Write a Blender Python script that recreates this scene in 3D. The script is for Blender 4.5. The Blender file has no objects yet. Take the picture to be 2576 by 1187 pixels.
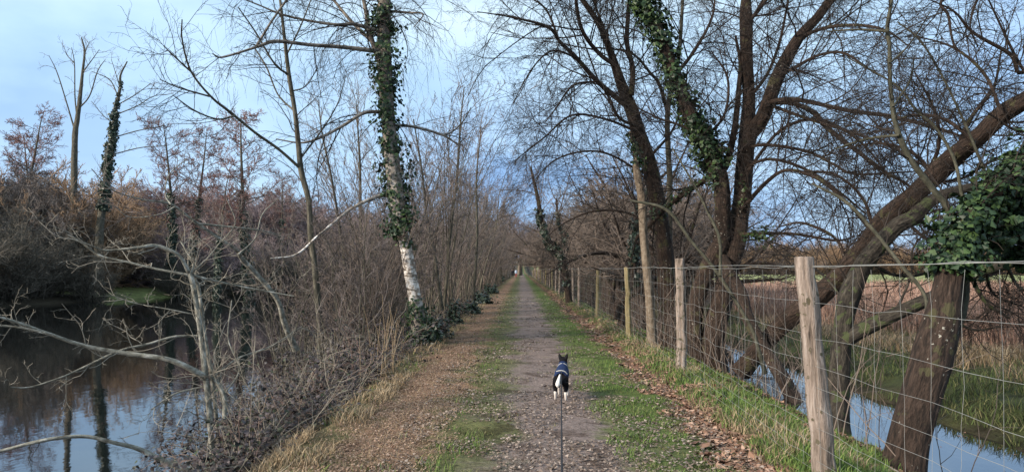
import bpy, math, numpy as np
from mathutils import Matrix, Vector
# ------------------------------------------------------------------ camera, world, sun, exposure
scene = bpy.context.scene
COL = scene.collection
CAM_Z = 1.6; F = 1938.0; VPX, HY = 1310.0, 678.0            # f and horizon in units of a 2576 x 1187 frame
yaw = math.atan((VPX - 1288) / F); pitch = math.atan((HY - 593.5) / F)
cam = bpy.data.cameras.new('camera'); camo = bpy.data.objects.new('camera', cam); COL.objects.link(camo)
cam.sensor_width = 36; cam.lens = 36 * F / 2576; cam.clip_start = 0.05; cam.clip_end = 3000
camo.location = (0, 0, CAM_Z); camo.rotation_euler = (math.pi / 2 + pitch, 0, yaw)
scene.camera = camo
CM = (Matrix.Rotation(yaw, 3, 'Z') @ Matrix.Rotation(math.pi / 2 + pitch, 3, 'X'))
CMN = np.array(CM)

SUN_EL, SUN_AZ = math.radians(24), math.radians(238)          # azimuth clockwise from +Y: behind and to the left
world = bpy.data.worlds.new('World'); scene.world = world; world.use_nodes = True
nt = world.node_tree; nt.nodes.clear()
def N(nt, t, **kw):
    n = nt.nodes.new(t)
    for k, v in kw.items(): setattr(n, k, v)
    return n
wo = N(nt, 'ShaderNodeOutputWorld'); bg = N(nt, 'ShaderNodeBackground'); bg.inputs[1].default_value = 0.15
sky = N(nt, 'ShaderNodeTexSky', sky_type='NISHITA', sun_disc=False, sun_elevation=SUN_EL, sun_rotation=SUN_AZ)
tc = N(nt, 'ShaderNodeTexCoord'); sep = N(nt, 'ShaderNodeSeparateXYZ'); nt.links.new(tc.outputs['Generated'], sep.inputs[0])
mp = N(nt, 'ShaderNodeMapping'); mp.inputs['Scale'].default_value = (1.7, 1.7, 3.6); nt.links.new(tc.outputs['Generated'], mp.inputs[0])
nz = N(nt, 'ShaderNodeTexNoise'); nz.inputs['Scale'].default_value = 1.5; nz.inputs['Detail'].default_value = 5; nz.inputs['Roughness'].default_value = .5
nt.links.new(mp.outputs[0], nz.inputs[0])
# elevation + noise -> cloud colour: slate-blue bank low down, pale above, brightest to the upper left
m1 = N(nt, 'ShaderNodeMath', operation='MULTIPLY_ADD'); m1.inputs[1].default_value = .62; nt.links.new(nz.outputs[0], m1.inputs[0])
mx = N(nt, 'ShaderNodeMath', operation='MULTIPLY_ADD'); mx.inputs[1].default_value = -.05
nt.links.new(sep.outputs['X'], mx.inputs[0]); nt.links.new(sep.outputs['Z'], mx.inputs[2]); nt.links.new(mx.outputs[0], m1.inputs[2])
cr = N(nt, 'ShaderNodeValToRGB'); nt.links.new(m1.outputs[0], cr.inputs[0])
e = cr.color_ramp.elements
e[0].position = .18; e[0].color = (.20, .34, .62, 1)
e[1].position = .78; e[1].color = (.53, .67, .76, 1)
for p, c in ((.28, (.155, .285, .54, 1)), (.35, (.17, .31, .56, 1)), (.395, (.27, .43, .66, 1)), (.455, (.335, .50, .71, 1)), (.52, (.37, .545, .73, 1)), (.62, (.42, .59, .74, 1))):
    q = e.new(p); q.color = c
sc = N(nt, 'ShaderNodeMix', data_type='RGBA', blend_type='MULTIPLY'); sc.inputs[0].default_value = 1
nz2 = N(nt, 'ShaderNodeTexNoise'); nz2.inputs['Scale'].default_value = 2.6; nz2.inputs['Detail'].default_value = 6; nz2.inputs['Roughness'].default_value = .55; nt.links.new(mp.outputs[0], nz2.inputs[0])
cr2 = N(nt, 'ShaderNodeValToRGB'); cr2.color_ramp.elements[0].position = .36; cr2.color_ramp.elements[0].color = (.80, .84, .90, 1); cr2.color_ramp.elements[1].position = .64; cr2.color_ramp.elements[1].color = (1.10, 1.07, 1.05, 1); nt.links.new(nz2.outputs[0], cr2.inputs[0])
mcl = N(nt, 'ShaderNodeMix', data_type='RGBA', blend_type='MULTIPLY'); mcl.inputs[0].default_value = 1; nt.links.new(cr.outputs[0], mcl.inputs[6]); nt.links.new(cr2.outputs[0], mcl.inputs[7])
nt.links.new(mcl.outputs[2], sc.inputs[6]); sc.inputs[7].default_value = (5.4, 5.35, 5.35, 1)
mixs = N(nt, 'ShaderNodeMix', data_type='RGBA'); mixs.inputs[0].default_value = .9
nt.links.new(sky.outputs[0], mixs.inputs[6]); nt.links.new(sc.outputs[2], mixs.inputs[7])
nt.links.new(mixs.outputs[2], bg.inputs[0]); nt.links.new(bg.outputs[0], wo.inputs[0])
sl = bpy.data.lights.new('sun', 'SUN'); so = bpy.data.objects.new('sun', sl); COL.objects.link(so)
sl.energy = 3.5; sl.angle = math.radians(11); sl.color = (1, .88, .74)
sd = Vector((math.sin(SUN_AZ) * math.cos(SUN_EL), math.cos(SUN_AZ) * math.cos(SUN_EL), math.sin(SUN_EL)))
so.rotation_euler = sd.to_track_quat('Z', 'Y').to_euler()
scene.view_settings.view_transform = 'Standard'; scene.view_settings.look = 'None'
scene.view_settings.exposure = 1.0; scene.view_settings.gamma = 1

# ------------------------------------------------------------------ helpers
def W(px, py, Y):
    """a point of the place: the direction seen at (px, py) of a 2576-wide view, at Y metres along the path"""
    d = CMN @ np.array([(px - 1288) / F, -(py - 593.5) / F, -1.0])
    return np.array([0, 0, CAM_Z]) + d * (Y / d[1])

def an_(k): return np.arange(k) * 2 * np.pi / k
class Geo:
    def __init__(s, bark=False): s.V = []; s.Q = []; s.T = []; s.A = []; s.n = 0; s.bark = bark
    def add(s, V, Q=None, T=None, A=None):
        V = np.asarray(V, float).reshape(-1, 3)
        if Q is not None and len(Q): s.Q.append(np.asarray(Q, int).reshape(-1, 4) + s.n)
        if T is not None and len(T): s.T.append(np.asarray(T, int).reshape(-1, 3) + s.n)
        s.V.append(V); s.n += len(V)
        if s.bark: s.A.append(np.zeros_like(V) if A is None else A.reshape(-1, 3))
    def build(s, name, mat, parent=None, base=(0, 0, 0), smooth=True):
        V = (np.concatenate(s.V) if s.V else np.zeros((0, 3))) - np.array(base)
        Q = np.concatenate(s.Q) if s.Q else np.zeros((0, 4), int)
        T = np.concatenate(s.T) if s.T else np.zeros((0, 3), int)
        me = bpy.data.meshes.new(name)
        me.vertices.add(len(V)); me.vertices.foreach_set('co', V.astype(np.float32).ravel())
        me.loops.add(Q.size + T.size); me.loops.foreach_set('vertex_index', np.concatenate([Q.ravel(), T.ravel()]).astype(np.int32))
        me.polygons.add(len(Q) + len(T))
        st = np.concatenate([np.arange(len(Q)) * 4, Q.size + np.arange(len(T)) * 3]).astype(np.int32)
        me.polygons.foreach_set('loop_start', st)
        me.polygons.foreach_set('use_smooth', np.full(len(st), smooth))
        if s.bark and s.n:
            at_ = me.attributes.new('bark', 'FLOAT_VECTOR', 'POINT'); at_.data.foreach_set('vector', np.concatenate(s.A).astype(np.float32).ravel())
        me.update(calc_edges=True)
        if not s.bark: me.validate()
        if mat: me.materials.append(mat)
        o = bpy.data.objects.new(name, me); COL.objects.link(o)
        if parent: o.parent = parent
        return o
def tag(o, label=None, cat=None, group=None, kind=None):
    if label: o['label'] = label
    if cat: o['category'] = cat
    if group: o['group'] = group
    if kind: o['kind'] = kind
    return o
def empty(name, loc, label, cat, group=None):
    o = bpy.data.objects.new(name, None); COL.objects.link(o); o.location = loc; o.empty_display_size = .2
    return tag(o, label, cat, group)
def copy_tree(root, loc, rz=0, s=1.0, label=None, group=None):
    c = root.copy(); COL.objects.link(c); c.location = loc; c.rotation_euler = (0, 0, rz)
    c.scale = s if hasattr(s, '__len__') else (s, s, s)
    if label: c['label'] = label
    if group: c['group'] = group
    for ch in root.children:
        k = ch.copy(); COL.objects.link(k); k.parent = c
    return c
def nrm(v): return v / np.maximum(np.linalg.norm(v, axis=-1, keepdims=True), 1e-9)

def tubes(g, P, R, k=3, relief=0., seed=0):
    """P (B,n,3), R (B,n): B tapering tubes of k sides"""
    P = np.asarray(P, float); R = np.asarray(R, float)
    if P.ndim == 2: P = P[None]; R = R[None]
    B, n, _ = P.shape
    if B == 0: return
    T = nrm(np.gradient(P, axis=1))
    avg = nrm(T.mean(1)); a = np.zeros((B, 3)); a[np.arange(B), np.abs(avg).argmin(1)] = 1
    U = nrm(np.cross(T, a[:, None, :])); Vv = np.cross(T, U)
    an = np.arange(k) * 2 * np.pi / k
    RR = np.broadcast_to(R[:, :, None], (B, n, k))
    if relief:
        rs = np.random.default_rng(seed + 900); sl_ = np.concatenate([np.zeros((B, 1)), np.cumsum(np.linalg.norm(np.diff(P, axis=1), axis=2), 1)], 1); e_ = 0
        for m_, am in ((2, .5), (3, .7), (5, .8), (8, .7), (13, .55), (19, .35)):
            ph = rs.uniform(0, 6.28, 3); e_ = e_ + am * np.sin(m_ * an_(k)[None, None] + (ph[0] + 1.2 * np.sin(sl_ * 1.7 + ph[1]) + .8 * np.sin(sl_ * 4.1 + ph[2]))[..., None])
        RR = RR * (1 + relief * e_)
    V = P[:, :, None, :] + RR[..., None] * (np.cos(an)[None, None, :, None] * U[:, :, None, :] + np.sin(an)[None, None, :, None] * Vv[:, :, None, :])
    i = np.arange(n - 1)[:, None]; j = np.arange(k)[None, :]; j2 = (j + 1) % k
    q = np.stack([i * k + j, i * k + j2, (i + 1) * k + j2, (i + 1) * k + j], -1).reshape(-1, 4)
    Q = (q[None] + (np.arange(B) * n * k)[:, None, None]).reshape(-1, 4)
    A = None
    if g.bark:
        sl_ = np.concatenate([np.zeros((B, 1)), np.cumsum(np.linalg.norm(np.diff(P, axis=1), axis=2), 1)], 1); Rm = R.mean(1)[:, None, None] * np.ones((B, n, k))
        A = np.stack([Rm * np.cos(an) + np.arange(B)[:, None, None] * 3.7, Rm * np.sin(an) + R[:, :1, None] * 40, sl_[..., None] * np.ones(k)], -1)
    g.add(V.reshape(-1, 3), Q, None, A)

def grow(r, S, D, L, R0, n, wig=.15, trop=0., tip=.25):
    B = len(S); D = nrm(D); P = np.zeros((B, n + 1, 3)); P[:, 0] = S; st = (L / n)[:, None]
    tr = np.array([0, 0, 1.0]) * trop if np.isscalar(trop) else np.array(trop)
    curl = r.normal(size=(B, 3)) * wig * .5
    for i in range(n):
        D = nrm(D + curl + r.normal(size=(B, 3)) * wig + tr)
        P[:, i + 1] = P[:, i] + D * st
    t = np.linspace(0, 1, n + 1)[None]
    return P, R0[:, None] * (1 - (1 - tip) * t)
def spawn(r, P, R, m, t0=.2, t1=.98, ang=(30, 65), lf=(.35, .65), rf=.55, plane=None, rmin=0.0):
    B, n, _ = P.shape
    t = (t0 + (t1 - t0) * (np.arange(m)[None] + r.random((B, m))) / m)
    f = t * (n - 1); i = np.minimum(f.astype(int), n - 2); w = (f - i)[..., None]; b = np.arange(B)[:, None]
    S = P[b, i] * (1 - w) + P[b, i + 1] * w
    T = nrm(P[b, i + 1] - P[b, i]); Rr = R[b, i] * (1 - w[..., 0]) + R[b, i + 1] * w[..., 0]
    rv = r.normal(size=(B, m, 3))
    if plane is not None: rv = rv * np.array(plane)
    pr = nrm(rv - (rv * T).sum(-1, keepdims=True) * T)
    a = np.radians(r.uniform(ang[0], ang[1], (B, m)))[..., None]
    D = np.cos(a) * T + np.sin(a) * pr
    Lp = np.linalg.norm(np.diff(P, axis=1), axis=2).sum(1)[:, None]
    L = Lp * r.uniform(lf[0], lf[1], (B, m)) * (1.15 - .6 * t)
    return S.reshape(-1, 3), D.reshape(-1, 3), L.ravel(), np.maximum(Rr * rf, rmin).ravel()

def cat(pts, n=24):
    """Catmull-Rom through rows (x,y,z,r)"""
    p = np.array(pts, float); p = np.vstack([2 * p[0] - p[1], p, 2 * p[-1] - p[-2]])
    m = len(p) - 3; out = []
    for u in np.linspace(0, m - 1e-6, n):
        i = int(u); t = u - i; a, b, c, d = p[i:i + 4]
        out.append(.5 * ((2 * b) + (-a + c) * t + (2 * a - 5 * b + 4 * c - d) * t * t + (-a + 3 * b - 3 * c + d) * t ** 3))
    o = np.array(out); o[:, 3] = np.maximum(o[:, 3], .002); return o
def limb(rows, n=None, jit=0, r=None):
    """rows (px, py, Y, width in px) -> P (1,n,3), R (1,n)"""
    pts = [np.append(W(a, b, c), w * .5 * c / F) for a, b, c, w in rows]
    if r is not None and jit:
        for q in range(1, len(pts) - 1): pts[q][:3] += r.normal(size=3) * jit; pts[q][3] *= r.uniform(.94, 1.07)
    n = n or max(10, len(rows) * 5); o = cat(pts, n)
    return o[None, :, :3], o[None, :, 3]

def leaves(g, r, C, Dn, size, fold=.35):
    """kite leaves: centres C, outward normals Dn"""
    n = len(C)
    if not n: return
    Nn = nrm(Dn + r.normal(size=(n, 3)) * .55)
    A = nrm(np.cross(Nn, r.normal(size=(n, 3)))); B = np.cross(Nn, A)
    s = (size * r.uniform(.4, 1.45, n))[:, None]
    V = np.stack([C - A * s * .5, C - A * s * .12 + B * s * .5 - Nn * s * fold * .4, C + A * s * .6, C - A * s * .12 - B * s * .5 - Nn * s * fold * .4, ], 1)
    b = np.arange(n)[:, None] * 4
    g.add(V.reshape(-1, 3), None, np.concatenate([b + [0, 2, 1], b + [0, 3, 2]]))
def ivy_on(g, r, P, R, dens, t0, t1, size=.07, out=(.02, .22), clump=True):
    P = P[0] if P.ndim == 3 else P; R = R[0] if R.ndim == 2 else R
    n = len(P); L = np.linalg.norm(np.diff(P, axis=0), axis=1).sum() * (t1 - t0); m = int(dens * L)
    if clump:
        k = max(3, m // 22); tc_ = r.uniform(t0, t1, k); ac = r.uniform(0, 6.283, k); idx = r.integers(0, k, m)
        oc = r.uniform(out[0], out[1], k) ** 1.0
        t = np.clip(tc_[idx] + r.normal(size=m) * .10 / max(L, .5) * (t1 - t0), t0, t1); a = ac[idx] + r.normal(size=m) * .5
        o = oc[idx] * r.uniform(.2, 1.1, m)
    else:
        t = r.uniform(t0, t1, m); a = r.uniform(0, 6.283, m); o = r.uniform(out[0], out[1], m) * r.random(m)
    f = t * (n - 1); i = np.minimum(f.astype(int), n - 2); w = (f - i)[:, None]
    S = P[i] * (1 - w) + P[i + 1] * w; rr = R[i] * (1 - w[:, 0]) + R[i + 1] * w[:, 0]
    T = nrm(P[i + 1] - P[i]); U = nrm(np.cross(T, np.array([.3, 1, .1]))); Vv = np.cross(T, U)
    D = np.cos(a)[:, None] * U + np.sin(a)[:, None] * Vv
    C = S + D * (rr + o)[:, None] + r.normal(size=(m, 3)) * .025
    leaves(g, r, C, D + np.array([0, 0, .5]), np.full(m, size))

def blades(g, r, B0, H, lean, wid, bend=.5):
    """grass blades: base points (n,3), heights, lean, width"""
    n = len(B0); a = r.uniform(0, 6.283, n); ld = np.stack([np.cos(a), np.sin(a), np.zeros(n)], 1)
    sd_ = np.stack([-np.sin(a + r.normal(size=n) * .9), np.cos(a), np.zeros(n)], 1) * (wid * .5)[:, None]
    l = (lean * H * r.uniform(.2, 1.2, n))[:, None]; h = H[:, None] * np.array([0, 0, 1.0])
    M = B0 + h * .6 + ld * l * .35; Tp = B0 + h * (1 - .25 * lean.reshape(-1, 1) if hasattr(lean, 'shape') else h) * 1.0 + ld * l if False else B0 + h * .95 + ld * l
    V = np.stack([B0 - sd_, B0 + sd_, M + sd_ * .8, M - sd_ * .8, Tp], 1)
    b = np.arange(n)[:, None] * 5
    g.add(V.reshape(-1, 3), b + [0, 1, 2, 3], b + [3, 2, 4])

# value noise for placement and terrain
_rs = np.random.default_rng(5); _tab = _rs.random((256, 256))
def vn(x, y, s=1.0, o=0):
    x = np.asarray(x, float) / s + o * 17.3; y = np.asarray(y, float) / s + o * 9.1
    xi = np.floor(x).astype(int); yi = np.floor(y).astype(int); fx = x - xi; fy = y - yi
    fx = fx * fx * (3 - 2 * fx); fy = fy * fy * (3 - 2 * fy)
    g = lambda a, b: _tab[a % 256, b % 256]
    return (g(xi, yi) * (1 - fx) + g(xi + 1, yi) * fx) * (1 - fy) + (g(xi, yi + 1) * (1 - fx) + g(xi + 1, yi + 1) * fx) * fy
def sst(a, b, x): t = np.clip((x - a) / (b - a), 0, 1); return t * t * (3 - 2 * t)
FARY = [-60, 30, 45, 53, 84, 100, 120, 150, 175]; FARX = [-60, -50, -42, -36.5, -31, -24, -17, -8, -4.6]
POND_Z, DITCH_Z = -1.0, -0.6
def near_x(y): return np.interp(y, [0, 4.5, 8, 11, 14, 200], [-2.6, -2.7, -3.2, -3.6, -4.0, -4.1]) - .5 * vn(y, 0 * y, 3., 2) - .25 * vn(y, 0 * y, .9, 4)
def far_x(y): return np.interp(y, FARY, FARX) + 1.2 * (vn(y, 0 * y, 7., 3) - .5)
def height(x, y):
    x = np.asarray(x, float); y = np.asarray(y, float)
    z = np.zeros(np.broadcast(x, y).shape) + 0 * x + 0 * y
    # path crown, slightly hollow tracks, verge furrow
    z = z + .03 * (vn(x, y, .9) - .5) * 1.2 + .015 * (vn(x, y, .25, 1) - .5)
    z -= .04 * np.exp(-((x - 1.95) / .18) ** 2); z += .05 * np.exp(-((x - 2.5) / .3) ** 2)
    # left bank down to the pond
    nx = near_x(y); u = sst(-1.75, 1.0, (-x - 2.0) / np.maximum(-nx - 2.0, .5) * 1.0 * 1 - 0) if False else np.clip((-x - 1.95) / (-nx - 1.95), 0, None)
    dn = np.where(x < -1.95, -(u ** 1.15) * 1.0, 0)
    dn = np.maximum(dn, -1.75)
    fx = far_x(y); bank = -1.0 + np.clip((fx - x) / 1.6, -.8, 1) * .5 + .35 * sst(0, 12, fx - x)
    left = np.where(x < -1.95, np.maximum(dn, bank), 0)
    left = left + np.where(x < -1.95, .10 * (vn(x, y, .8, 7) - .5), 0)
    # right bank, ditch, far bank, reed field
    w = .18 * (vn(y, 0 * y, 1.7, 8) - .5)
    rp = np.interp(x + w, [2.6, 3.2, 4.35, 4.7, 5.8, 6.1, 6.9, 9, 2000], [0, -.16, -.6, -.95, -.95, -.58, -.34, -.3, -.3])
    right = np.where(x > 2.6, rp + .10 * (vn(x, y, .7, 9) - .5) * sst(2.6, 3.2, x), 0)
    hill = 14 * sst(330, 900, y)
    return z + left + right + hill

# ------------------------------------------------------------------ materials
def principled(name):
    m = bpy.data.materials.new(name); m.use_nodes = True; nt = m.node_tree
    return m, nt, nt.nodes['Principled BSDF']
def setramp(cr, stops):
    el = cr.color_ramp.elements
    while len(el) > 1: el.remove(el[-1])
    el[0].position = stops[0][0]; el[0].color = (*stops[0][1], 1)
    for p, c in stops[1:]: q = el.new(p); q.color = (*c, 1)
def pmat(name, cols, scale=(4, 4, 4), detail=6, rough=.85, bump=.4, bscale=None, island=0., spec=.3, lo=.3, hi=.7, coord='Object', rampsrc='noise'):
    if 'bark' in name: coord = 'bark'
    m, nt, b = principled(name); L = nt.links.new
    tcn = N(nt, 'ShaderNodeTexCoord'); mp = N(nt, 'ShaderNodeMapping'); mp.inputs['Scale'].default_value = scale
    if coord == 'bark':
        atn = N(nt, 'ShaderNodeAttribute', attribute_name='bark'); L(atn.outputs['Vector'], mp.inputs[0])
    else: L(tcn.outputs[coord], mp.inputs[0])
    nz = N(nt, 'ShaderNodeTexNoise'); nz.inputs['Scale'].default_value = 1; nz.inputs['Detail'].default_value = detail; nz.inputs['Roughness'].default_value = .65
    L(mp.outputs[0], nz.inputs[0])
    cr = N(nt, 'ShaderNodeValToRGB'); k = len(cols)
    geo = N(nt, 'ShaderNodeNewGeometry')
    if rampsrc == 'island': setramp(cr, [(i / max(k - 1, 1), c) for i, c in enumerate(cols)]); L(geo.outputs['Random Per Island'], cr.inputs[0])
    else: setramp(cr, [(lo + (hi - lo) * i / max(k - 1, 1), c) for i, c in enumerate(cols)]); L(nz.outputs[0], cr.inputs[0])
    out = cr.outputs[0]
    if island:
        mr = N(nt, 'ShaderNodeMapRange'); mr.inputs[3].default_value = 1 - island; mr.inputs[4].default_value = 1 + island
        L(geo.outputs['Random Per Island'], mr.inputs[0])
        mm = N(nt, 'ShaderNodeMix', data_type='RGBA', blend_type='MULTIPLY'); mm.inputs[0].default_value = 1
        L(out, mm.inputs[6]); L(mr.outputs[0], mm.inputs[7]); out = mm.outputs[2]
    L(out, b.inputs['Base Color']); b.inputs['Roughness'].default_value = rough; b.inputs['Specular IOR Level'].default_value = spec
    if bump:
        bp = N(nt, 'ShaderNodeBump'); bp.inputs['Strength'].default_value = bump; bp.inputs['Distance'].default_value = .05
        L(nz.outputs[0], bp.inputs['Height']); L(bp.outputs[0], b.inputs['Normal'])
    return m
M = {}
M['willow'] = pmat('willow_bark', [(.006, .004, .003), (.022, .014, .010), (.048, .031, .023), (.09, .066, .052)], (38, 38, 8), bump=1.0, lo=.28, hi=.74)
M['willow_moss'] = pmat('mossy_bark', [(.008, .007, .006), (.022, .018, .014), (.045, .038, .029), (.08, .07, .055)], (30, 30, 8), bump=.9)
M['grey_bark'] = pmat('grey_green_bark', [(.03, .028, .02), (.075, .068, .05), (.15, .135, .105)], (14, 14, 5), bump=.5)
M['stem_grey'] = pmat('smooth_stem_bark', [(.018, .018, .012), (.048, .047, .032), (.095, .09, .065)], (14, 14, 9), bump=.7)
M['twig_shore'] = pmat('shore_twigs', [(.045, .04, .03), (.15, .13, .105)], rampsrc='island', bump=0)
M['pale_bark'] = pmat('pale_bark', [(.07, .052, .036), (.15, .115, .082), (.23, .19, .145)], (14, 14, 9), bump=.6)
M['lichen'] = pmat('lichen_bark', [(.07, .064, .05), (.21, .20, .165), (.45, .44, .40)], (22, 22, 12), bump=.5, lo=.35, hi=.72)
M['twig'] = pmat('dark_twigs', [(.010, .008, .007), (.032, .024, .020)], rampsrc='island', bump=0)
M['twig_brown'] = pmat('brown_twigs', [(.07, .055, .047), (.19, .15, .125)], rampsrc='island', bump=0)
M['twig_grey'] = pmat('grey_twigs', [(.08, .068, .06), (.21, .18, .165)], rampsrc='island', bump=0)
M['twig_pale'] = pmat('pale_twigs', [(.10, .09, .07), (.28, .25, .205)], rampsrc='island', bump=0)
M['twig_red'] = pmat('reddish_twigs', [(.12, .06, .05), (.22, .12, .10)], rampsrc='island', bump=0)
M['twig_orange'] = pmat('russet_twigs', [(.18, .115, .07), (.29, .20, .13)], rampsrc='island', bump=0)
M['twig_bank'] = pmat('bank_twigs', [(.05, .041, .039), (.18, .15, .14)], rampsrc='island', bump=0)
M['twig_mauve'] = pmat('mauve_twigs', [(.16, .12, .12), (.36, .28, .28)], rampsrc='island', bump=0)
M['ivy'] = pmat('ivy_leaves', [(.008, .020, .010), (.02, .042, .018), (.05, .085, .025)], rampsrc='island', bump=0, rough=.5, spec=.3)
M['ivy_dark'] = pmat('dark_ivy_leaves', [(.008, .018, .012), (.018, .034, .018), (.03, .05, .025)], rampsrc='island', bump=0, rough=.45, spec=.5)
M['bramble'] = pmat('bramble_leaves', [(.010, .011, .009), (.03, .024, .022), (.055, .042, .042), (.09, .075, .08), (.03, .045, .018)], rampsrc='island', bump=0, rough=.6, spec=.2)
M['cane'] = pmat('bramble_canes', [(.06, .035, .03), (.14, .09, .075), (.22, .17, .13)], rampsrc='island', bump=0)
M['grass'] = pmat('grass_blades', [(.04, .08, .02), (.085, .145, .032), (.16, .20, .055)], rampsrc='island', bump=0, spec=.3)
M['grass_bank'] = pmat('rough_grass_blades', [(.03, .045, .016), (.06, .09, .025), (.13, .12, .06)], rampsrc='island', bump=0)
M['grass_worn'] = pmat('worn_grass_blades', [(.07, .085, .03), (.11, .125, .045), (.19, .17, .09)], rampsrc='island', bump=0)
M['grass_dry'] = pmat('dry_grass_blades', [(.14, .10, .06), (.26, .19, .115), (.38, .30, .20)], rampsrc='island', bump=0)
M['reed'] = pmat('reed_stems', [(.19, .11, .08), (.29, .18, .14), (.35, .25, .20)], rampsrc='island', bump=0)
M['leaf'] = pmat('fallen_leaves', [(.06, .04, .03), (.12, .09, .07), (.20, .15, .12), (.33, .27, .23)], rampsrc='island', bump=0, rough=.7)
M['leaf_drift'] = pmat('dull_fallen_leaves', [(.10, .058, .04), (.18, .11, .075), (.24, .155, .11), (.34, .24, .18)], rampsrc='island', bump=0, rough=.7)
M['leaf_red'] = pmat('russet_fallen_leaves', [(.08, .04, .028), (.16, .085, .055), (.25, .14, .09), (.40, .27, .20)], rampsrc='island', bump=0, rough=.7)
M['wire'] = pmat('galvanised_wire', [(.17, .17, .165), (.30, .31, .30)], (3, 3, 3), bump=0, rough=.5, spec=.6)
M['post'] = pmat('weathered_post', [(.045, .034, .028), (.16, .125, .10), (.27, .215, .18), (.40, .34, .30)], (26, 26, 3.0), bump=1.0, lo=.27, hi=.68)
M['post_green'] = pmat('algae_post', [(.13, .10, .05), (.24, .20, .10), (.33, .27, .18)], (30, 30, 2.2), bump=.8)

def speckle(m, col, sc, thr):
    nt = m.node_tree; L = nt.links.new; b = nt.nodes['Principled BSDF']; src = b.inputs['Base Color'].links[0].from_socket
    t = N(nt, 'ShaderNodeTexCoord'); n1 = N(nt, 'ShaderNodeTexNoise'); n1.inputs['Scale'].default_value = sc; n1.inputs['Detail'].default_value = 3; L(t.outputs['Object'], n1.inputs[0])
    n2 = N(nt, 'ShaderNodeTexNoise'); n2.inputs['Scale'].default_value = 1.6; L(t.outputs['Object'], n2.inputs[0])
    a = N(nt, 'ShaderNodeMath', operation='MULTIPLY_ADD'); a.inputs[1].default_value = .45; L(n2.outputs[0], a.inputs[0]); L(n1.outputs[0], a.inputs[2])
    c = N(nt, 'ShaderNodeValToRGB'); setramp(c, [(thr, (0, 0, 0)), (thr + .03, (1, 1, 1))]); L(a.outputs[0], c.inputs[0])
    x = N(nt, 'ShaderNodeMix', data_type='RGBA'); L(c.outputs[0], x.inputs[0]); L(src, x.inputs[6]); x.inputs[7].default_value = (*col, 1); L(x.outputs[2], b.inputs['Base Color'])
speckle(M['willow'], (.30, .29, .25), 26, .93); speckle(M['willow_moss'], (.05, .06, .025), 9, .80); speckle(M['post'], (.10, .085, .055), 14, .83); speckle(M['willow'], (.055, .05, .025), 5, .84)
# birch bark: white with dark horizontal bands and rough grey patches
m, nt, b = principled('birch_bark'); L = nt.links.new
t_ = N(nt, 'ShaderNodeTexCoord'); mp = N(nt, 'ShaderNodeMapping'); mp.inputs['Scale'].default_value = (4, 4, 7); L(t_.outputs['Object'], mp.inputs[0])
n1 = N(nt, 'ShaderNodeTexNoise'); n1.inputs['Scale'].default_value = 1.3; n1.inputs['Detail'].default_value = 7; n1.inputs['Roughness'].default_value = .7; L(mp.outputs[0], n1.inputs[0])
c1 = N(nt, 'ShaderNodeValToRGB'); setramp(c1, [(.38, (.05, .04, .035)), (.47, (.30, .25, .20)), (.54, (.66, .62, .58)), (.75, (.78, .76, .74))]); L(n1.outputs[0], c1.inputs[0])
n2 = N(nt, 'ShaderNodeTexNoise'); n2.inputs['Scale'].default_value = 9; n2.inputs['Detail'].default_value = 5; L(t_.outputs['Object'], n2.inputs[0])
c2 = N(nt, 'ShaderNodeValToRGB'); setramp(c2, [(.4, (.05, .04, .03)), (.6, (.20, .165, .13))]); L(n2.outputs[0], c2.inputs[0])
sp = N(nt, 'ShaderNodeSeparateXYZ'); L(t_.outputs['Object'], sp.inputs[0])
zr = N(nt, 'ShaderNodeValToRGB'); setramp(zr, [(0, (1, 1, 1)), (.13, (.85, .85, .85)), (.165, (.0, .0, .0)), (.33, (0, 0, 0)), (.42, (.6, .6, .6)), (.7, (.9, .9, .9)), (1, (1, 1, 1))])
zm = N(nt, 'ShaderNodeMath', operation='MULTIPLY'); zm.inputs[1].default_value = .125; L(sp.outputs['Z'], zm.inputs[0]); L(zm.outputs[0], zr.inputs[0])
mx_ = N(nt, 'ShaderNodeMix', data_type='RGBA'); L(zr.outputs[0], mx_.inputs[0]); L(c1.outputs[0], mx_.inputs[6]); L(c2.outputs[0], mx_.inputs[7])
L(mx_.outputs[2], b.inputs['Base Color']); b.inputs['Roughness'].default_value = .8
bp = N(nt, 'ShaderNodeBump'); bp.inputs['Strength'].default_value = .6; bp.inputs['Distance'].default_value = .02; L(n1.outputs[0], bp.inputs['Height']); L(bp.outputs[0], b.inputs['Normal'])
M['birch'] = m

# ground: zones across the path by world X, broken up by noise
m, nt, b = principled('path_and_banks'); L = nt.links.new
ge = N(nt, 'ShaderNodeNewGeometry'); sp = N(nt, 'ShaderNodeSeparateXYZ'); L(ge.outputs['Position'], sp.inputs[0])
na = N(nt, 'ShaderNodeTexNoise'); na.inputs['Scale'].default_value = 1.1; na.inputs['Detail'].default_value = 8; na.inputs['Roughness'].default_value = .65; L(ge.outputs['Position'], na.inputs[0])
nb = N(nt, 'ShaderNodeTexNoise'); nb.inputs['Scale'].default_value = 22; nb.inputs['Detail'].default_value = 6; nb.inputs['Roughness'].default_value = .7; L(ge.outputs['Position'], nb.inputs[0])
xx = N(nt, 'ShaderNodeMath', operation='MULTIPLY_ADD'); xx.inputs[1].default_value = 2.2; L(na.outputs[0], xx.inputs[0]); L(sp.outputs['X'], xx.inputs[2])
mr = N(nt, 'ShaderNodeMapRange'); mr.inputs[1].default_value = -8.9; mr.inputs[2].default_value = 13.1; L(xx.outputs[0], mr.inputs[0])
zc = N(nt, 'ShaderNodeValToRGB'); X = lambda v: (v + 10) / 22
MUD, TRACK, GR, GRD, LIT, OLV = (.035, .028, .02), (.205, .160, .145), (.085, .125, .03), (.11, .115, .045), (.24, .15, .10), (.055, .06, .025)
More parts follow.
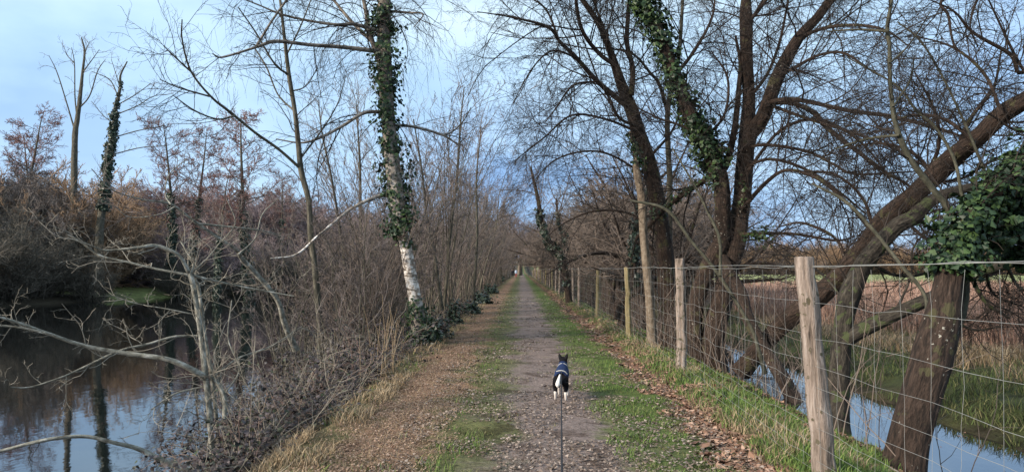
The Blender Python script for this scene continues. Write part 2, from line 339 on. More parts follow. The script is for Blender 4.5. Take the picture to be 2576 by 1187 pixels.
setramp(zc, [(X(-10), (.05, .042, .03)), (X(-4), (.03, .025, .02)), (X(-2.3), (.055, .045, .03)), (X(-1.85), (.11, .10, .045)), (X(-1.45), LIT), (X(-1.0), LIT), (X(-.75), GRD), (X(-.3), (.12, .12, .06)), (X(-.0), TRACK), (X(.75), TRACK), (X(.95), (.12, .125, .06)), (X(1.3), GR), (X(1.6), (.095, .12, .035)), (X(1.85), (.15, .085, .055)), (X(2.05), (.17, .095, .06)), (X(2.3), (.07, .08, .03)), (X(3.0), (.06, .065, .028)), (X(4.0), MUD), (X(5.9), MUD), (X(6.6), (.045, .055, .02)), (X(8.5), (.05, .06, .022)), (X(10), (.14, .10, .07)), (1, (.20, .135, .10))])
L(mr.outputs[0], zc.inputs[0])
fr = N(nt, 'ShaderNodeValToRGB'); setramp(fr, [(.3, (.32, .30, .28)), (.48, (.85, .85, .85)), (.62, (1.1, 1.1, 1.1)), (.75, (1.7, 1.65, 1.6))]); L(nb.outputs[0], fr.inputs[0])
nc = N(nt, 'ShaderNodeTexNoise'); nc.inputs['Scale'].default_value = 2.3; nc.inputs['Detail'].default_value = 4; L(ge.outputs['Position'], nc.inputs[0])
mud = N(nt, 'ShaderNodeValToRGB'); setramp(mud, [(.35, (.50, .46, .42)), (.47, (1, 1, 1)), (.7, (1.15, 1.12, 1.08))]); L(nc.outputs[0], mud.inputs[0])
mu0 = N(nt, 'ShaderNodeMix', data_type='RGBA', blend_type='MULTIPLY'); mu0.inputs[0].default_value = 1; L(zc.outputs[0], mu0.inputs[6]); L(mud.outputs[0], mu0.inputs[7])
mu = N(nt, 'ShaderNodeMix', data_type='RGBA', blend_type='MULTIPLY'); mu.inputs[0].default_value = 1; L(mu0.outputs[2], mu.inputs[6]); L(fr.outputs[0], mu.inputs[7])
# meadow far beyond the reeds, green glade over the pond
my = N(nt, 'ShaderNodeMapRange'); my.inputs[1].default_value = 84; my.inputs[2].default_value = 96; L(sp.outputs['Y'], my.inputs[0])
mxr = N(nt, 'ShaderNodeMapRange'); mxr.inputs[1].default_value = 8; mxr.inputs[2].default_value = 12; L(sp.outputs['X'], mxr.inputs[0])
mm1 = N(nt, 'ShaderNodeMath', operation='MULTIPLY'); L(my.outputs[0], mm1.inputs[0]); L(mxr.outputs[0], mm1.inputs[1])
mead = N(nt, 'ShaderNodeMix', data_type='RGBA'); L(mm1.outputs[0], mead.inputs[0]); L(mu.outputs[2], mead.inputs[6]); mead.inputs[7].default_value = (.22, .235, .10, 1)
xl = N(nt, 'ShaderNodeMapRange'); xl.inputs[1].default_value = -18; xl.inputs[2].default_value = -24; L(sp.outputs['X'], xl.inputs[0])
ds = N(nt, 'ShaderNodeVectorMath', operation='DISTANCE'); ds.inputs[1].default_value = (-37.5, 72, -.6); L(ge.outputs['Position'], ds.inputs[0])
dr = N(nt, 'ShaderNodeMapRange'); dr.inputs[1].default_value = 9; dr.inputs[2].default_value = 6; L(ds.outputs['Value'], dr.inputs[0]); bk = N(nt, 'ShaderNodeMix', data_type='RGBA'); L(dr.outputs[0], bk.inputs[0]); bk.inputs[6].default_value = (.05, .042, .03, 1)
gl = N(nt, 'ShaderNodeMix', data_type='RGBA'); L(xl.outputs[0], gl.inputs[0]); L(mead.outputs[2], gl.inputs[6])
glc = N(nt, 'ShaderNodeValToRGB'); setramp(glc, [(.4, (.08, .09, .035)), (.6, (.16, .19, .07))]); L(na.outputs[0], glc.inputs[0]); L(glc.outputs[0], bk.inputs[7]); L(bk.outputs[2], gl.inputs[7])
L(gl.outputs[2], b.inputs['Base Color']); b.inputs['Roughness'].default_value = .95; b.inputs['Specular IOR Level'].default_value = .15
bp = N(nt, 'ShaderNodeBump'); bp.inputs['Strength'].default_value = .8; bp.inputs['Distance'].default_value = .03; L(nb.outputs[0], bp.inputs['Height']); L(bp.outputs[0], b.inputs['Normal'])
M['ground'] = m

def water_mat(name, col, rip, sc, ior=1.5):
    m, nt, b = principled(name); L = nt.links.new
    b.inputs['Base Color'].default_value = (*col, 1); b.inputs['Roughness'].default_value = .03; b.inputs['IOR'].default_value = ior
    ge = N(nt, 'ShaderNodeNewGeometry'); n = N(nt, 'ShaderNodeTexNoise'); n.inputs['Scale'].default_value = sc; n.inputs['Detail'].default_value = 3
    mp = N(nt, 'ShaderNodeMapping'); mp.inputs['Scale'].default_value = (1, .6, 1); L(ge.outputs['Position'], mp.inputs[0]); L(mp.outputs[0], n.inputs[0])
    bp = N(nt, 'ShaderNodeBump'); bp.inputs['Strength'].default_value = rip; bp.inputs['Distance'].default_value = .01; L(n.outputs[0], bp.inputs['Height']); L(bp.outputs[0], b.inputs['Normal'])
    return m
M['pond'] = water_mat('pond_water', (.006, .007, .007), .25, 2.5, 2.0)
M['ditch'] = water_mat('ditch_water', (.012, .012, .01), .2, 4, 2.8)

# ------------------------------------------------------------------ ground and water
def lines(segs):
    o = [segs[0][0]]
    for a, b, s in segs:
        n = max(1, int(round((b - a) / s))); o += list(np.linspace(a, b, n + 1)[1:])
    return np.array(o)
xs = lines([(-1500, -300, 120), (-300, -70, 12), (-70, -8, 1.2), (-8, -5, .25), (-5, 7.2, .075), (7.2, 14, .5), (14, 80, 5), (80, 300, 25), (300, 1500, 120)])
ys = lines([(-60, -2, 3), (-2, 2.5, .5), (2.5, 16, .08), (16, 36, .25), (36, 100, 1), (100, 200, 2.5), (200, 500, 15), (500, 1500, 100)])
XX, YY = np.meshgrid(xs, ys); ZZ = height(XX, YY)
g = Geo(); nx_, ny_ = len(xs), len(ys); i, j = np.meshgrid(np.arange(nx_ - 1), np.arange(ny_ - 1)); a = (j * nx_ + i).ravel()
g.add(np.stack([XX, YY, ZZ], -1), np.stack([a, a + 1, a + nx_ + 1, a + nx_], 1))
tag(g.build('ground', M['ground']), kind='structure')
def sheet(name, mat, x0, x1, y0, y1, z):
    g = Geo(); g.add([(x0, y0, z), (x1, y0, z), (x1, y1, z), (x0, y1, z)], [[0, 1, 2, 3]]); return tag(g.build(name, mat), kind='structure')
sheet('pond_water', M['pond'], -62, -2.3, -60, 176, POND_Z)
sheet('ditch_water', M['ditch'], 3.6, 6.6, -50, 176, DITCH_Z)

# ------------------------------------------------------------------ generic twigs on handmade limbs
def dress(g, r, limbs, n1, L1, n2, n3, trop=0., wig=.18, rt=.0035, ang=(30, 70), t0=.1, t1=1., plane=None, n1R=None, seg=(6, 5, 3), lf2=(.3, .6), lf3=(.3, .6), n4=0):
    for (P, R) in limbs:
        S, D, L, Rr = spawn(r, P, R, n1, t0, t1, ang, (1, 1), .45, plane)
        L = r.uniform(L1[0], L1[1], len(L)); Rr = np.clip(Rr, rt * 1.6, L * .0075 + rt)
        P1, R1 = grow(r, S, D, L, Rr, seg[0], wig, trop, .35); tubes(g, P1, R1, 4)
        if n2:
            S, D, L, Rr = spawn(r, P1, R1, n2, .15, 1, (25, 65), lf2, .6, rmin=rt * 1.1)
            P2, R2 = grow(r, S, D, L, Rr, seg[1], wig * 1.1, trop * 1.3, .45); tubes(g, P2, R2, 3)
            if n3:
                S, D, L, Rr = spawn(r, P2, R2, n3, .15, 1, (25, 60), lf3, .75, rmin=rt * .7)
                P3, R3 = grow(r, S, D, L, Rr, seg[2], wig, trop * 1.3, .6); tubes(g, P3, R3, 3)
                if n4:
                    S, D, L, Rr = spawn(r, P3, R3, n4, .15, 1, (25, 60), (.35, .7), .85, rmin=rt * .62)
                    P4, R4 = grow(r, S, D, L, Rr, 3, wig, trop * 1.3, .7); tubes(g, P4, R4, 3)

def base_of(P): return P[0, 0]
def custom_tree(name, label, cat_, trunk_rows, bark, crown_mat, build_crown, seed, limbs_rows=(), ivy=None, ivy_mat='ivy', group=None, sides=14, relief=.04, jit=0.01):
    r = np.random.default_rng(seed)
    tl = [limb(rows, None, jit, r) for rows in trunk_rows]; ll = [limb(rows, None, jit * .7, r) for rows in limbs_rows]
    base = tl[0][0][0, 0].copy()
    root = empty(name, base, label, cat_, group)
    g = Geo(True)
    for q, (P, R) in enumerate(tl):
        full = cat(np.column_stack([P[0], R[0]]), max(40, int(np.linalg.norm(np.diff(P[0], axis=0), axis=1).sum() / .09))); f_ = np.linspace(0, 1, len(full))
        full[:, 3] *= 1 + .22 * np.exp(-f_ * 30); tubes(g, full[None, :, :3], full[None, :, 3], sides * 2, relief, seed + q)
    for P, R in ll: tubes(g, P, R, 8)
    g.build('trunk', M[bark], root, base)
    g = Geo(); build_crown(g, r, tl, ll)
    if g.n: g.build('crown', M[crown_mat], root, base, smooth=False)
    if ivy:
        g = Geo(); ivy(g, r, tl, ll); g.build('ivy', M[ivy_mat], root, base, smooth=False)
    return root, tl, ll
def D_(rows, d0, d1=None):
    """rows (px,py,w) with the distance running from d0 to d1"""
    n = len(rows); d1 = d0 if d1 is None else d1
    return [(a, b, d0 + (d1 - d0) * i / max(n - 1, 1), w) for i, (a, b, w) in enumerate(rows)]

# ------------------------------------------------------------------ the birch by the path
bt = D_([(1066, 905, 52), (1060, 862, 46), (1054, 815, 40), (1044, 755, 32), (1032, 690, 29), (1020, 622, 29), (1010, 560, 31), (998, 480, 37), (985, 380, 37), (975, 280, 35), (968, 180, 35), (966, 80, 34), (968, 0, 33), (972, -160, 26), (968, -420, 12)], 16.6, 17)
bl = [D_([(968, 130, 13), (934, 128, 12), (859, 118, 11), (779, 113, 10), (694, 105, 9), (644, 120, 7), (560, 145, 5), (535, 136, 3)], 17, 14.5),
      D_([(966, 190, 15), (944, 125, 13), (929, 75, 12), (914, 0, 10), (890, -90, 6)], 17, 17),
      D_([(940, 115, 9), (929, 100, 9), (884, 55, 8), (839, 0, 7), (790, -60, 4)], 17, 17.5),
      D_([(966, 85, 9), (944, 75, 8), (894, 62, 8), (829, 62, 7), (719, 40, 6), (644, 10, 4), (590, -10, 3)], 17, 15.5),
      D_([(975, 283, 11), (954, 282, 10), (914, 285, 9), (864, 315, 8), (809, 345, 7), (759, 360, 5), (694, 350, 3)], 17, 16),
      D_([(980, 315, 8), (1004, 316, 7), (1044, 320, 7), (1114, 340, 6), (1156, 367, 4)], 17, 17.5),
      D_([(1114, 340, 5), (1140, 330, 4), (1169, 300, 3), (1185, 270, 2)], 17.5, 18),
      D_([(968, 30, 8), (989, 30, 7), (1030, 32, 6), (1064, 37, 4), (1040, 70, 2)], 17, 17),
      D_([(998, 492, 10), (949, 495, 9), (884, 525, 8), (840, 560, 7), (799, 593, 6), (745, 640, 5), (680, 650, 3)], 17, 15),
      D_([(644, 118, 7), (700, 30, 6), (760, -40, 6), (850, -100, 8), (968, -140, 12)], 15.5, 17)]
def birch_crown(g, r, tl, ll):
    dress(g, r, ll[:5], 12, (.6, 1.7), 6, 3, -.06, .13, .0032, plane=(1, 1, .7))
    dress(g, r, ll[5:8], 8, (.5, 1.2), 5, 3, -.03, .13, .0032)
    dress(g, r, ll[8:9], 6, (.3, .9), 3, 0, .0, .13, .0032)
    # hanging hair-fine sprays with catkins from the high limbs
    for P, R in ll[:4] + ll[7:8] + ll[9:]:
        S, D, L, Rr = spawn(r, P, R, 16, .1, 1, (40, 90), (1, 1), .3)
        L = r.uniform(.7, 2.0, len(L)); P1, R1 = grow(r, S, D, L, np.full(len(L), .0045), 8, .10, -.16, .5); tubes(g, P1, R1, 3)
        S, D, L, Rr = spawn(r, P1, R1, 6, .2, 1, (20, 50), (.25, .5), .7, rmin=.0022); P2, R2 = grow(r, S, D, L, Rr, 4, .08, -.2, .6); tubes(g, P2, R2, 3)
    S = W(968, -60, 17)[None] + np.array([0, 0, 1])[None] * np.linspace(-1, 3, 40)[:, None]
    D = r.normal(size=(40, 3)); D[:, 2] = abs(D[:, 2]) * .3; P1, R1 = grow(r, S, D, r.uniform(1.2, 3, 40), np.full(40, .014), 10, .09, -.07); tubes(g, P1, R1, 4)
    S, D, L, Rr = spawn(r, P1, R1, 9, .3, 1, (30, 70), (.3, .6), .4, rmin=.003); P2, R2 = grow(r, S, D, L, Rr, 7, .09, -.17); tubes(g, P2, R2, 3)
    S, D, L, Rr = spawn(r, P2, R2, 4, .3, 1, (20, 50), (.25, .5), .7, rmin=.0025); P3, R3 = grow(r, S, D, L, Rr, 3, .09, -.15); tubes(g, P3, R3, 3)
def birch_ivy(g, r, tl, ll):
    P, R = tl[0]
    ivy_on(g, r, P, R, 400, .395, .85, .082, (.0, .38)); ivy_on(g, r, P, R, 210, .40, .85, .07, (.0, .10), False)
    ivy_on(g, r, P, R, 150, .17, .22, .06, (.0, .12)); ivy_on(g, r, P, R, 200, .35, .41, .07, (.0, .2)); ivy_on(g, r, P, R, 330, .0, .19, .07, (.0, .22)); ivy_on(g, r, P, R, 260, .0, .12, .08, (.1, .34)); ivy_on(g, r, *ll[5], 25, .1, .35, .07, (0, .08)); ivy_on(g, r, *ll[8], 60, 0, .2, .07, (0, .1)); ivy_on(g, r, *ll[4], 50, 0, .15, .07, (0, .1)); ivy_on(g, r, *ll[1], 80, 0, .6, .07, (0, .15))
custom_tree('birch_tree', 'leaning silver birch with white bark patch and ivy, left of the path', 'birch tree', [bt], 'birch', 'twig', birch_crown, 11, bl, birch_ivy, sides=18, jit=.006)

# ------------------------------------------------------------------ slim tree standing in the brambles
st = D_([(812, 965, 19), (807, 940, 17), (803, 820, 16), (793, 690, 15), (784, 593, 14), (775, 505, 14), (757, 432, 13), (751, 360, 12), (741, 280, 11), (728, 190, 10), (716, 100, 8), (704, 0, 6), (690, -90, 3)], 16, 16)
sL = [D_([(757, 425, 8), (700, 375, 7), (644, 335, 7), (580, 285, 7), (530, 245, 6), (480, 180, 5), (460, 100, 4), (458, 50, 3)], 16, 13.5),
      D_([(590, 292, 5), (550, 300, 4), (490, 280, 4), (435, 240, 2)], 14.5, 13), D_([(527, 243, 5), (450, 220, 4), (402, 200, 2)], 14, 13),
      D_([(490, 190, 4), (440, 145, 4), (412, 117, 2)], 13.8, 13), D_([(728, 190, 6), (690, 160, 5), (644, 85, 4), (600, 20, 3)], 16, 15),
      D_([(741, 280, 5), (700, 240, 4), (670, 170, 4), (640, 120, 3)], 16, 16.5), D_([(755, 400, 5), (810, 330, 4), (850, 260, 3), (870, 190, 2)], 16, 17), D_([(720, 140, 5), (755, 70, 4), (790, -20, 3)], 16, 16),
      D_([(735, 230, 4), (770, 215, 3), (800, 170, 2)], 16, 16)]
def slim_crown(g, r, tl, ll):
    dress(g, r, ll, 9, (.4, 1.3), 5, 3, .02, .14, .0032)
    P, R = tl[0]; dress(g, r, [(P, R)], 22, (.4, 1.3), 5, 2, .03, .14, .0032, t0=.35)
custom_tree('slender_tree', 'slender bare tree rising from the brambles between pond and birch', 'tree', [st], 'grey_bark', 'twig', slim_crown, 12, sL)

# ------------------------------------------------------------------ forked limb and pale multi-stemmed shrub at the pond
fk = D_([(745, 880, 15), (715, 815, 14), (695, 755, 13), (645, 690, 12), (607, 650, 11), (597, 632, 9), (545, 600, 8), (490, 557, 7), (430, 515, 6), (360, 502, 4), (280, 475, 3), (230, 425, 2)], 15, 12)
fkl = [D_([(500, 563, 6), (560, 568, 5), (644, 578, 4), (700, 590, 2)], 12.8, 13.5), D_([(600, 640, 5), (640, 600, 4), (660, 540, 3), (700, 500, 2)], 13.5, 14), D_([(430, 515, 4), (415, 490, 3), (425, 440, 3), (470, 400, 2)], 12.4, 13),
       D_([(440, 520, 4), (400, 540, 3), (330, 545, 2), (290, 520, 1.5)], 12.4, 12), D_([(560, 605, 4), (590, 560, 3), (570, 500, 2)], 13, 13)]
custom_tree('leaning_tree', 'thin pale forked tree leaning left over the pond from the brambles', 'tree', [fk], 'lichen', 'twig_grey', lambda g, r, tl, ll: (dress(g, r, ll, 7, (.3, .9), 4, 2, .0, .16, .003), dress(g, r, tl, 16, (.3, 1.0), 4, 2, .02, .16, .003, t0=.45)), 13, fkl)

sh = [D_([(541, 1260, 14), (537, 1187, 13), (525, 1018, 14), (515, 943, 15), (500, 818, 13), (487, 718, 13), (478, 688, 12)], 7.6, 7.8),
      D_([(560, 1270, 10), (548, 1120, 10), (540, 1020, 9), (530, 933, 9), (515, 833, 9), (500, 728, 8), (484, 690, 6)], 7.7, 7.9),
      D_([(578, 1250, 13), (575, 1187, 12), (565, 1073, 11), (562, 993, 11), (532, 943, 9)], 7.7, 7.7)]
shl = [D_([(517, 950, 16), (500, 938, 15), (425, 903, 13), (310, 888, 11), (210, 868, 9), (115, 838, 8), (40, 808, 7), (-30, 790, 4)], 7.7, 6.8),
       D_([(115, 838, 6), (60, 826, 5), (0, 818, 5), (-60, 812, 3)], 7, 6.8),
       D_([(503, 845, 6), (440, 845, 6), (370, 865, 6), (300, 883, 6), (200, 928, 5), (155, 948, 4), (75, 975, 4), (25, 973, 3)], 7.8, 6.9),
       D_([(478, 690, 11), (450, 643, 9), (395, 618, 9), (350, 623, 7), (270, 630, 5), (240, 622, 3), (170, 590, 2)], 7.8, 7.2),
       D_([(478, 692, 7), (400, 678, 6), (325, 660, 5), (250, 640, 5), (200, 608, 4), (150, 596, 2)], 7.8, 7.4),
       D_([(484, 690, 7), (500, 695, 7), (575, 713, 6), (644, 728, 5), (740, 745, 3)], 7.8, 8.2),
       D_([(480, 690, 6), (485, 663, 5), (470, 633, 4), (455, 608, 3)], 7.8, 7.9),
       D_([(490, 680, 4), (530, 640, 3), (560, 600, 2)], 7.8, 8.2), D_([(497, 793, 4), (430, 780, 3), (350, 765, 3), (290, 748, 1.5)], 7.8, 7.5),
       D_([(540, 945, 5), (600, 900, 4), (680, 870, 4), (760, 820, 2)], 7.7, 8.5), D_([(562, 993, 5), (600, 930, 4), (575, 850, 3), (583, 755, 3)], 7.7, 7.9),
       D_([(520, 970, 4), (440, 990, 4), (380, 1030, 3)], 7.7, 7.4)]
def shrub_crown(g, r, tl, ll):
    dress(g, r, ll, 9, (.15, .55), 4, 2, .03, .2, .0022); dress(g, r, tl, 16, (.2, .7), 4, 2, .03, .2, .0022, t0=.25)
custom_tree('lichened_shrub', 'pale lichened shrub of three stems leaning over the pond, nearest on the left', 'shrub', sh, 'lichen', 'twig_pale', shrub_crown, 14, shl, jit=.006)
ob = D_([(520, 1210, 14), (500, 1190, 12), (425, 1163, 12), (350, 1133, 11), (290, 1115, 10), (210, 1100, 9), (125, 1105, 9), (0, 1133, 8), (-80, 1150, 6)], 7.2, 6.2)
custom_tree('fallen_branch', 'curved grey branch arching low across the water at the bottom left corner', 'branch', [ob], 'lichen', 'twig', lambda g, r, tl, ll: dress(g, r, tl, 7, (.1, .5), 3, 0, -.05, .2, .002), 15, sides=8)

# ------------------------------------------------------------------ willows on the right of the fence
def willow_ivy(*spec):
    def f(g, r, tl, ll):
        for (w, i, dens, a, b, sz, out) in spec: ivy_on(g, r, *((tl if w == 't' else ll)[i]), dens, a, b, sz, out)
    return f
ta = [D_([(1700, 905, 66), (1695, 860, 58), (1682, 740, 44), (1668, 593, 38), (1648, 475, 38), (1628, 400, 38), (1603, 325, 36), (1588, 275, 32), (1568, 225, 27), (1538, 135, 18), (1508, 65, 15), (1463, -5, 12), (1420, -80, 7)], 18.5, 18),
      D_([(1660, 900, 26), (1672, 800, 22), (1664, 700, 20), (1662, 620, 14)], 18.6, 18.6)]
tal = [D_([(1588, 240, 15), (1590, 175, 14), (1578, 110, 13), (1580, 50, 11), (1583, -10, 9), (1590, -90, 5)], 18, 18.5),
       D_([(1570, 262, 15), (1503, 205, 13), (1448, 145, 11), (1408, 105, 9), (1378, 70, 8), (1288, 45, 5), (1200, 30, 2)], 18, 16),
       D_([(1548, 165, 12), (1508, 135, 11), (1468, 85, 10), (1453, 25, 9), (1448, -30, 7)], 18, 17.5),
       D_([(1600, 318, 9), (1558, 295, 8), (1530, 240, 7), (1505, 205, 5)], 18, 17), D_([(1448, 145, 6), (1390, 128, 5), (1340, 170, 4), (1290, 260, 2)], 17, 16),
       D_([(1503, 205, 6), (1440, 215, 5), (1400, 270, 4), (1370, 310, 2)], 17, 16.5), D_([(1600, 330, 8), (1520, 300, 6), (1440, 290, 5), (1370, 345, 4), (1300, 400, 2)], 18, 17),
       D_([(1650, 480, 8), (1590, 420, 6), (1500, 380, 5), (1400, 400, 4), (1330, 470, 2)], 18.3, 17.5), D_([(1560, 200, 8), (1530, 100, 7), (1500, 20, 6), (1490, -60, 3)], 18, 18),
       D_([(1665, 600, 7), (1590, 540, 6), (1500, 530, 5), (1420, 560, 3), (1370, 600, 2)], 18.4, 18), D_([(1408, 105, 6), (1370, 20, 5), (1300, -20, 3)], 17, 17), D_([(1630, 400, 8), (1690, 330, 6), (1720, 250, 5), (1730, 170, 3)], 18, 18.5)]
def wil_crown(n=14, L1=(.7, 2.0), n2=7, n3=4, trop=-.03, rt=.0029, tt=.4, nt_=20):
    def f(g, r, tl, ll):
        dress(g, r, ll, n, L1, n2, n3, trop, .13, rt, n4=3)
        dress(g, r, tl[:1], nt_, L1, n2, n3, trop, .13, rt, t0=tt, n4=4)
        if len(tl) > 3: dress(g, r, tl[3:], 12, L1, n2, n3, trop, .13, rt, t0=tt, n4=4); dress(g, r, tl[1:2], 14, L1, n2, n3, trop, .13, rt, t0=.5, n4=4)
    return f
custom_tree('willow_tree', 'bare brown willow leaning left behind the fence beyond the second post', 'willow', ta, 'willow', 'twig', wil_crown(16, (.8, 2.4), 8, 5), 21, tal, jit=.012)

tp = [D_([(1648, 880, 25), (1642, 850, 23), (1632, 750, 22), (1620, 600, 21), (1612, 500, 19), (1603, 430, 17), (1598, 385, 12), (1585, 330, 5)], 16.5, 16.8)]
custom_tree('pale_trunk_tree', 'straight pale-barked slim trunk just behind the fence, left of the second post', 'tree', tp, 'pale_bark', 'twig', lambda g, r, tl, ll: dress(g, r, tl, 12, (.5, 1.4), 5, 3, .02, .16, .0034, t0=.55), 22, [], willow_ivy(('t', 0, 280, .72, .98, .06, (0, .2))), 'ivy', jit=.012)
tq = [D_([(1690, 900, 18), (1686, 760, 16), (1683, 593, 15), (1684, 450, 14), (1680, 280, 13), (1707, 150, 10), (1718, 0, 8), (1725, -80, 4)], 19.5, 19)]
tql = [D_([(1680, 285, 10), (1660, 215, 9), (1638, 185, 8), (1588, 135, 6), (1500, 120, 4)], 19, 18)]
custom_tree('young_willow', 'slim grey upright willow between the leaning willow and the ivied trunk', 'willow', tq, 'grey_bark', 'twig', wil_crown(12, (.6, 1.6), 6, 3, 0), 23, tql)

tb = [D_([(1800, 950, 62), (1796, 905, 58), (1795, 850, 54), (1812, 760, 50), (1830, 690, 46), (1850, 620, 48), (1858, 593, 46), (1868, 475, 43), (1880, 350, 42), (1884, 250, 32), (1879, 150, 31), (1878, 50, 32), (1880, -10, 24), (1900, -90, 14)], 16.4, 16.2),
      D_([(1760, 905, 40), (1748, 840, 38), (1753, 768, 40), (1778, 693, 42), (1803, 633, 42), (1814, 593, 38), (1815, 475, 39), (1798, 408, 40), (1768, 350, 36), (1728, 270, 34), (1688, 165, 31), (1648, 65, 28), (1613, 0, 24), (1570, -90, 14)], 16.6, 15.6),
      D_([(2012, 1050, 42), (2003, 1015, 38), (1975, 955, 34), (1932, 890, 31), (1888, 803, 31), (1863, 743, 32), (1836, 690, 30), (1818, 650, 26)], 12.6, 16.2),
      D_([(1875, 400, 34), (1890, 335, 34), (1918, 300, 36), (1934, 250, 35), (1962, 185, 33), (2007, 100, 29), (2057, 45, 24), (2097, 0, 20), (2150, -70, 10)], 16.3, 15)]
tbl = [D_([(1815, 430, 17), (1828, 410, 17), (1848, 325, 16), (1858, 225, 13), (1862, 160, 10), (1850, 90, 6)], 16, 16.3),
       D_([(1810, 435, 16), (1788, 445, 14), (1738, 475, 14), (1688, 512, 13), (1640, 560, 11), (1600, 600, 8)], 16.2, 17.5),
       D_([(1915, 285, 14), (1935, 255, 14), (1982, 250, 13), (2032, 255, 12), (2132, 280, 11), (2242, 295, 10), (2352, 320, 8), (2422, 345, 6), (2500, 390, 3)], 16, 13),
       D_([(1925, 262, 14), (1982, 258, 13), (2042, 280, 13), (2082, 325, 12), (2147, 375, 11), (2232, 435, 9), (2282, 465, 7), (2340, 520, 4)], 16, 13.5),
       D_([(1868, 530, 11), (1880, 510, 11), (1932, 455, 10), (1982, 430, 9), (2057, 450, 9), (2132, 510, 8), (2172, 560, 6), (2207, 600, 5)], 16.2, 13),
       D_([(1880, 370, 9), (1932, 365, 9), (2032, 380, 8), (2097, 415, 7), (2157, 435, 6), (2322, 430, 3)], 16.2, 14),
       D_([(1862, 590, 9), (1900, 588, 9), (2000, 590, 7), (2100, 602, 6), (2150, 595, 3)], 16.2, 14.5),
       D_([(1960, 190, 10), (2000, 170, 9), (2060, 140, 8), (2120, 135, 7), (2180, 170, 4)], 15.8, 14.5),
       D_([(2020, 90, 10), (2090, 70, 9), (2170, 65, 8), (2232, 78, 6), (2290, 120, 3)], 15.4, 14),
       D_([(1883, 250, 9), (1930, 190, 8), (1960, 110, 7), (1980, 20, 6), (1990, -50, 3)], 16.2, 16),
       D_([(1868, 450, 9), (1960, 330, 8), (2060, 300, 7), (2160, 350, 6), (2230, 440, 4), (2260, 520, 2)], 16.2, 14),
       D_([(1872, 420, 9), (1940, 400, 8), (2030, 430, 7), (2110, 480, 6), (2180, 540, 4)], 16.2, 14.2),
       D_([(1700, 190, 9), (1750, 120, 8), (1790, 40, 6), (1800, -40, 4)], 15.8, 16), D_([(1770, 350, 8), (1820, 290, 7), (1830, 200, 6), (1790, 130, 3)], 16, 16),
       D_([(1790, 400, 7), (1740, 330, 6), (1660, 300, 5), (1600, 270, 3)], 16, 15.5), D_([(1930, 262, 9), (2030, 300, 8), (2130, 330, 7), (2240, 370, 6), (2330, 420, 4)], 15.9, 13),
       D_([(1880, 60, 10), (1920, 10, 9), (1960, -50, 7)], 16.2, 16)]
custom_tree('twin_willow', 'big twin-stemmed brown willow with an ivied left stem and propping base', 'willow', tb, 'willow', 'twig', wil_crown(15, (.7, 2.2), 8, 5, -.02), 24, tbl,
            willow_ivy(('t', 1, 560, .52, 1, .085, (0, .28)), ('t', 1, 330, .55, 1, .08, (0, .3)), ('t', 1, 150, .45, .62, .08, (0, .18)), ('l', 1, 220, .1, .75, .06, (0, .22)), ('l', 6, 300, .12, .38, .06, (0, .3)), ('t', 0, 30, .5, .7, .07, (0, .1))), jit=.014)

tcx = [D_([(1862, 935, 40), (1932, 853, 42), (1997, 793, 45), (2057, 743, 49), (2122, 683, 45), (2182, 608, 47), (2232, 545, 48), (2307, 480, 49), (2392, 400, 48), (2457, 350, 45), (2522, 290, 43), (2590, 245, 42), (2700, 170, 40), (2830, 60, 30)], 15.2, 9.5)]
tcl = [D_([(2300, 485, 14), (2360, 380, 9), (2350, 280, 7), (2300, 180, 4)], 12.5, 12), D_([(2400, 395, 12), (2440, 300, 9), (2500, 220, 7), (2520, 120, 4)], 11.5, 11),
       D_([(2240, 545, 10), (2300, 560, 9), (2400, 540, 8), (2500, 560, 5)], 13, 12), D_([(2200, 590, 10), (2170, 500, 8), (2100, 440, 6), (2000, 430, 3)], 13, 13), D_([(2330, 460, 9), (2420, 450, 8), (2500, 400, 7), (2590, 380, 5)], 12, 12),
       D_([(2130, 670, 9), (2100, 600, 8), (2020, 560, 6), (1960, 570, 3)], 13.5, 14), D_([(2450, 355, 10), (2380, 300, 8), (2300, 290, 6), (2200, 320, 3)], 11, 11.5), D_([(2520, 290, 10), (2480, 190, 8), (2400, 120, 6), (2300, 90, 3)], 10.5, 11),
       D_([(2350, 440, 9), (2290, 380, 8), (2200, 360, 6), (2110, 380, 3)], 12, 12.5), D_([(2250, 530, 9), (2330, 600, 8), (2420, 620, 7), (2540, 600, 4)], 12.6, 12)]
custom_tree('slanting_willow', 'long brown willow trunk slanting from the ditch up to the right edge', 'willow', tcx, 'willow', 'twig', wil_crown(13, (.6, 1.8), 7, 5, -.02, nt_=26, tt=.25), 25, tcl, jit=.012)
tdx = [D_([(2105, 1105, 66), (2105, 1060, 60), (2106, 990, 54), (2112, 900, 48), (2122, 800, 46), (2137, 738, 48), (2165, 680, 42), (2200, 625, 42), (2250, 575, 40), (2300, 545, 34), (2350, 505, 28), (2440, 470, 20), (2560, 440, 12)], 10.6, 11),
       D_([(2120, 862, 34), (2165, 832, 36), (2250, 788, 33), (2330, 752, 30), (2400, 718, 26), (2450, 690, 26), (2530, 662, 28), (2620, 630, 28)], 10.7, 10)]
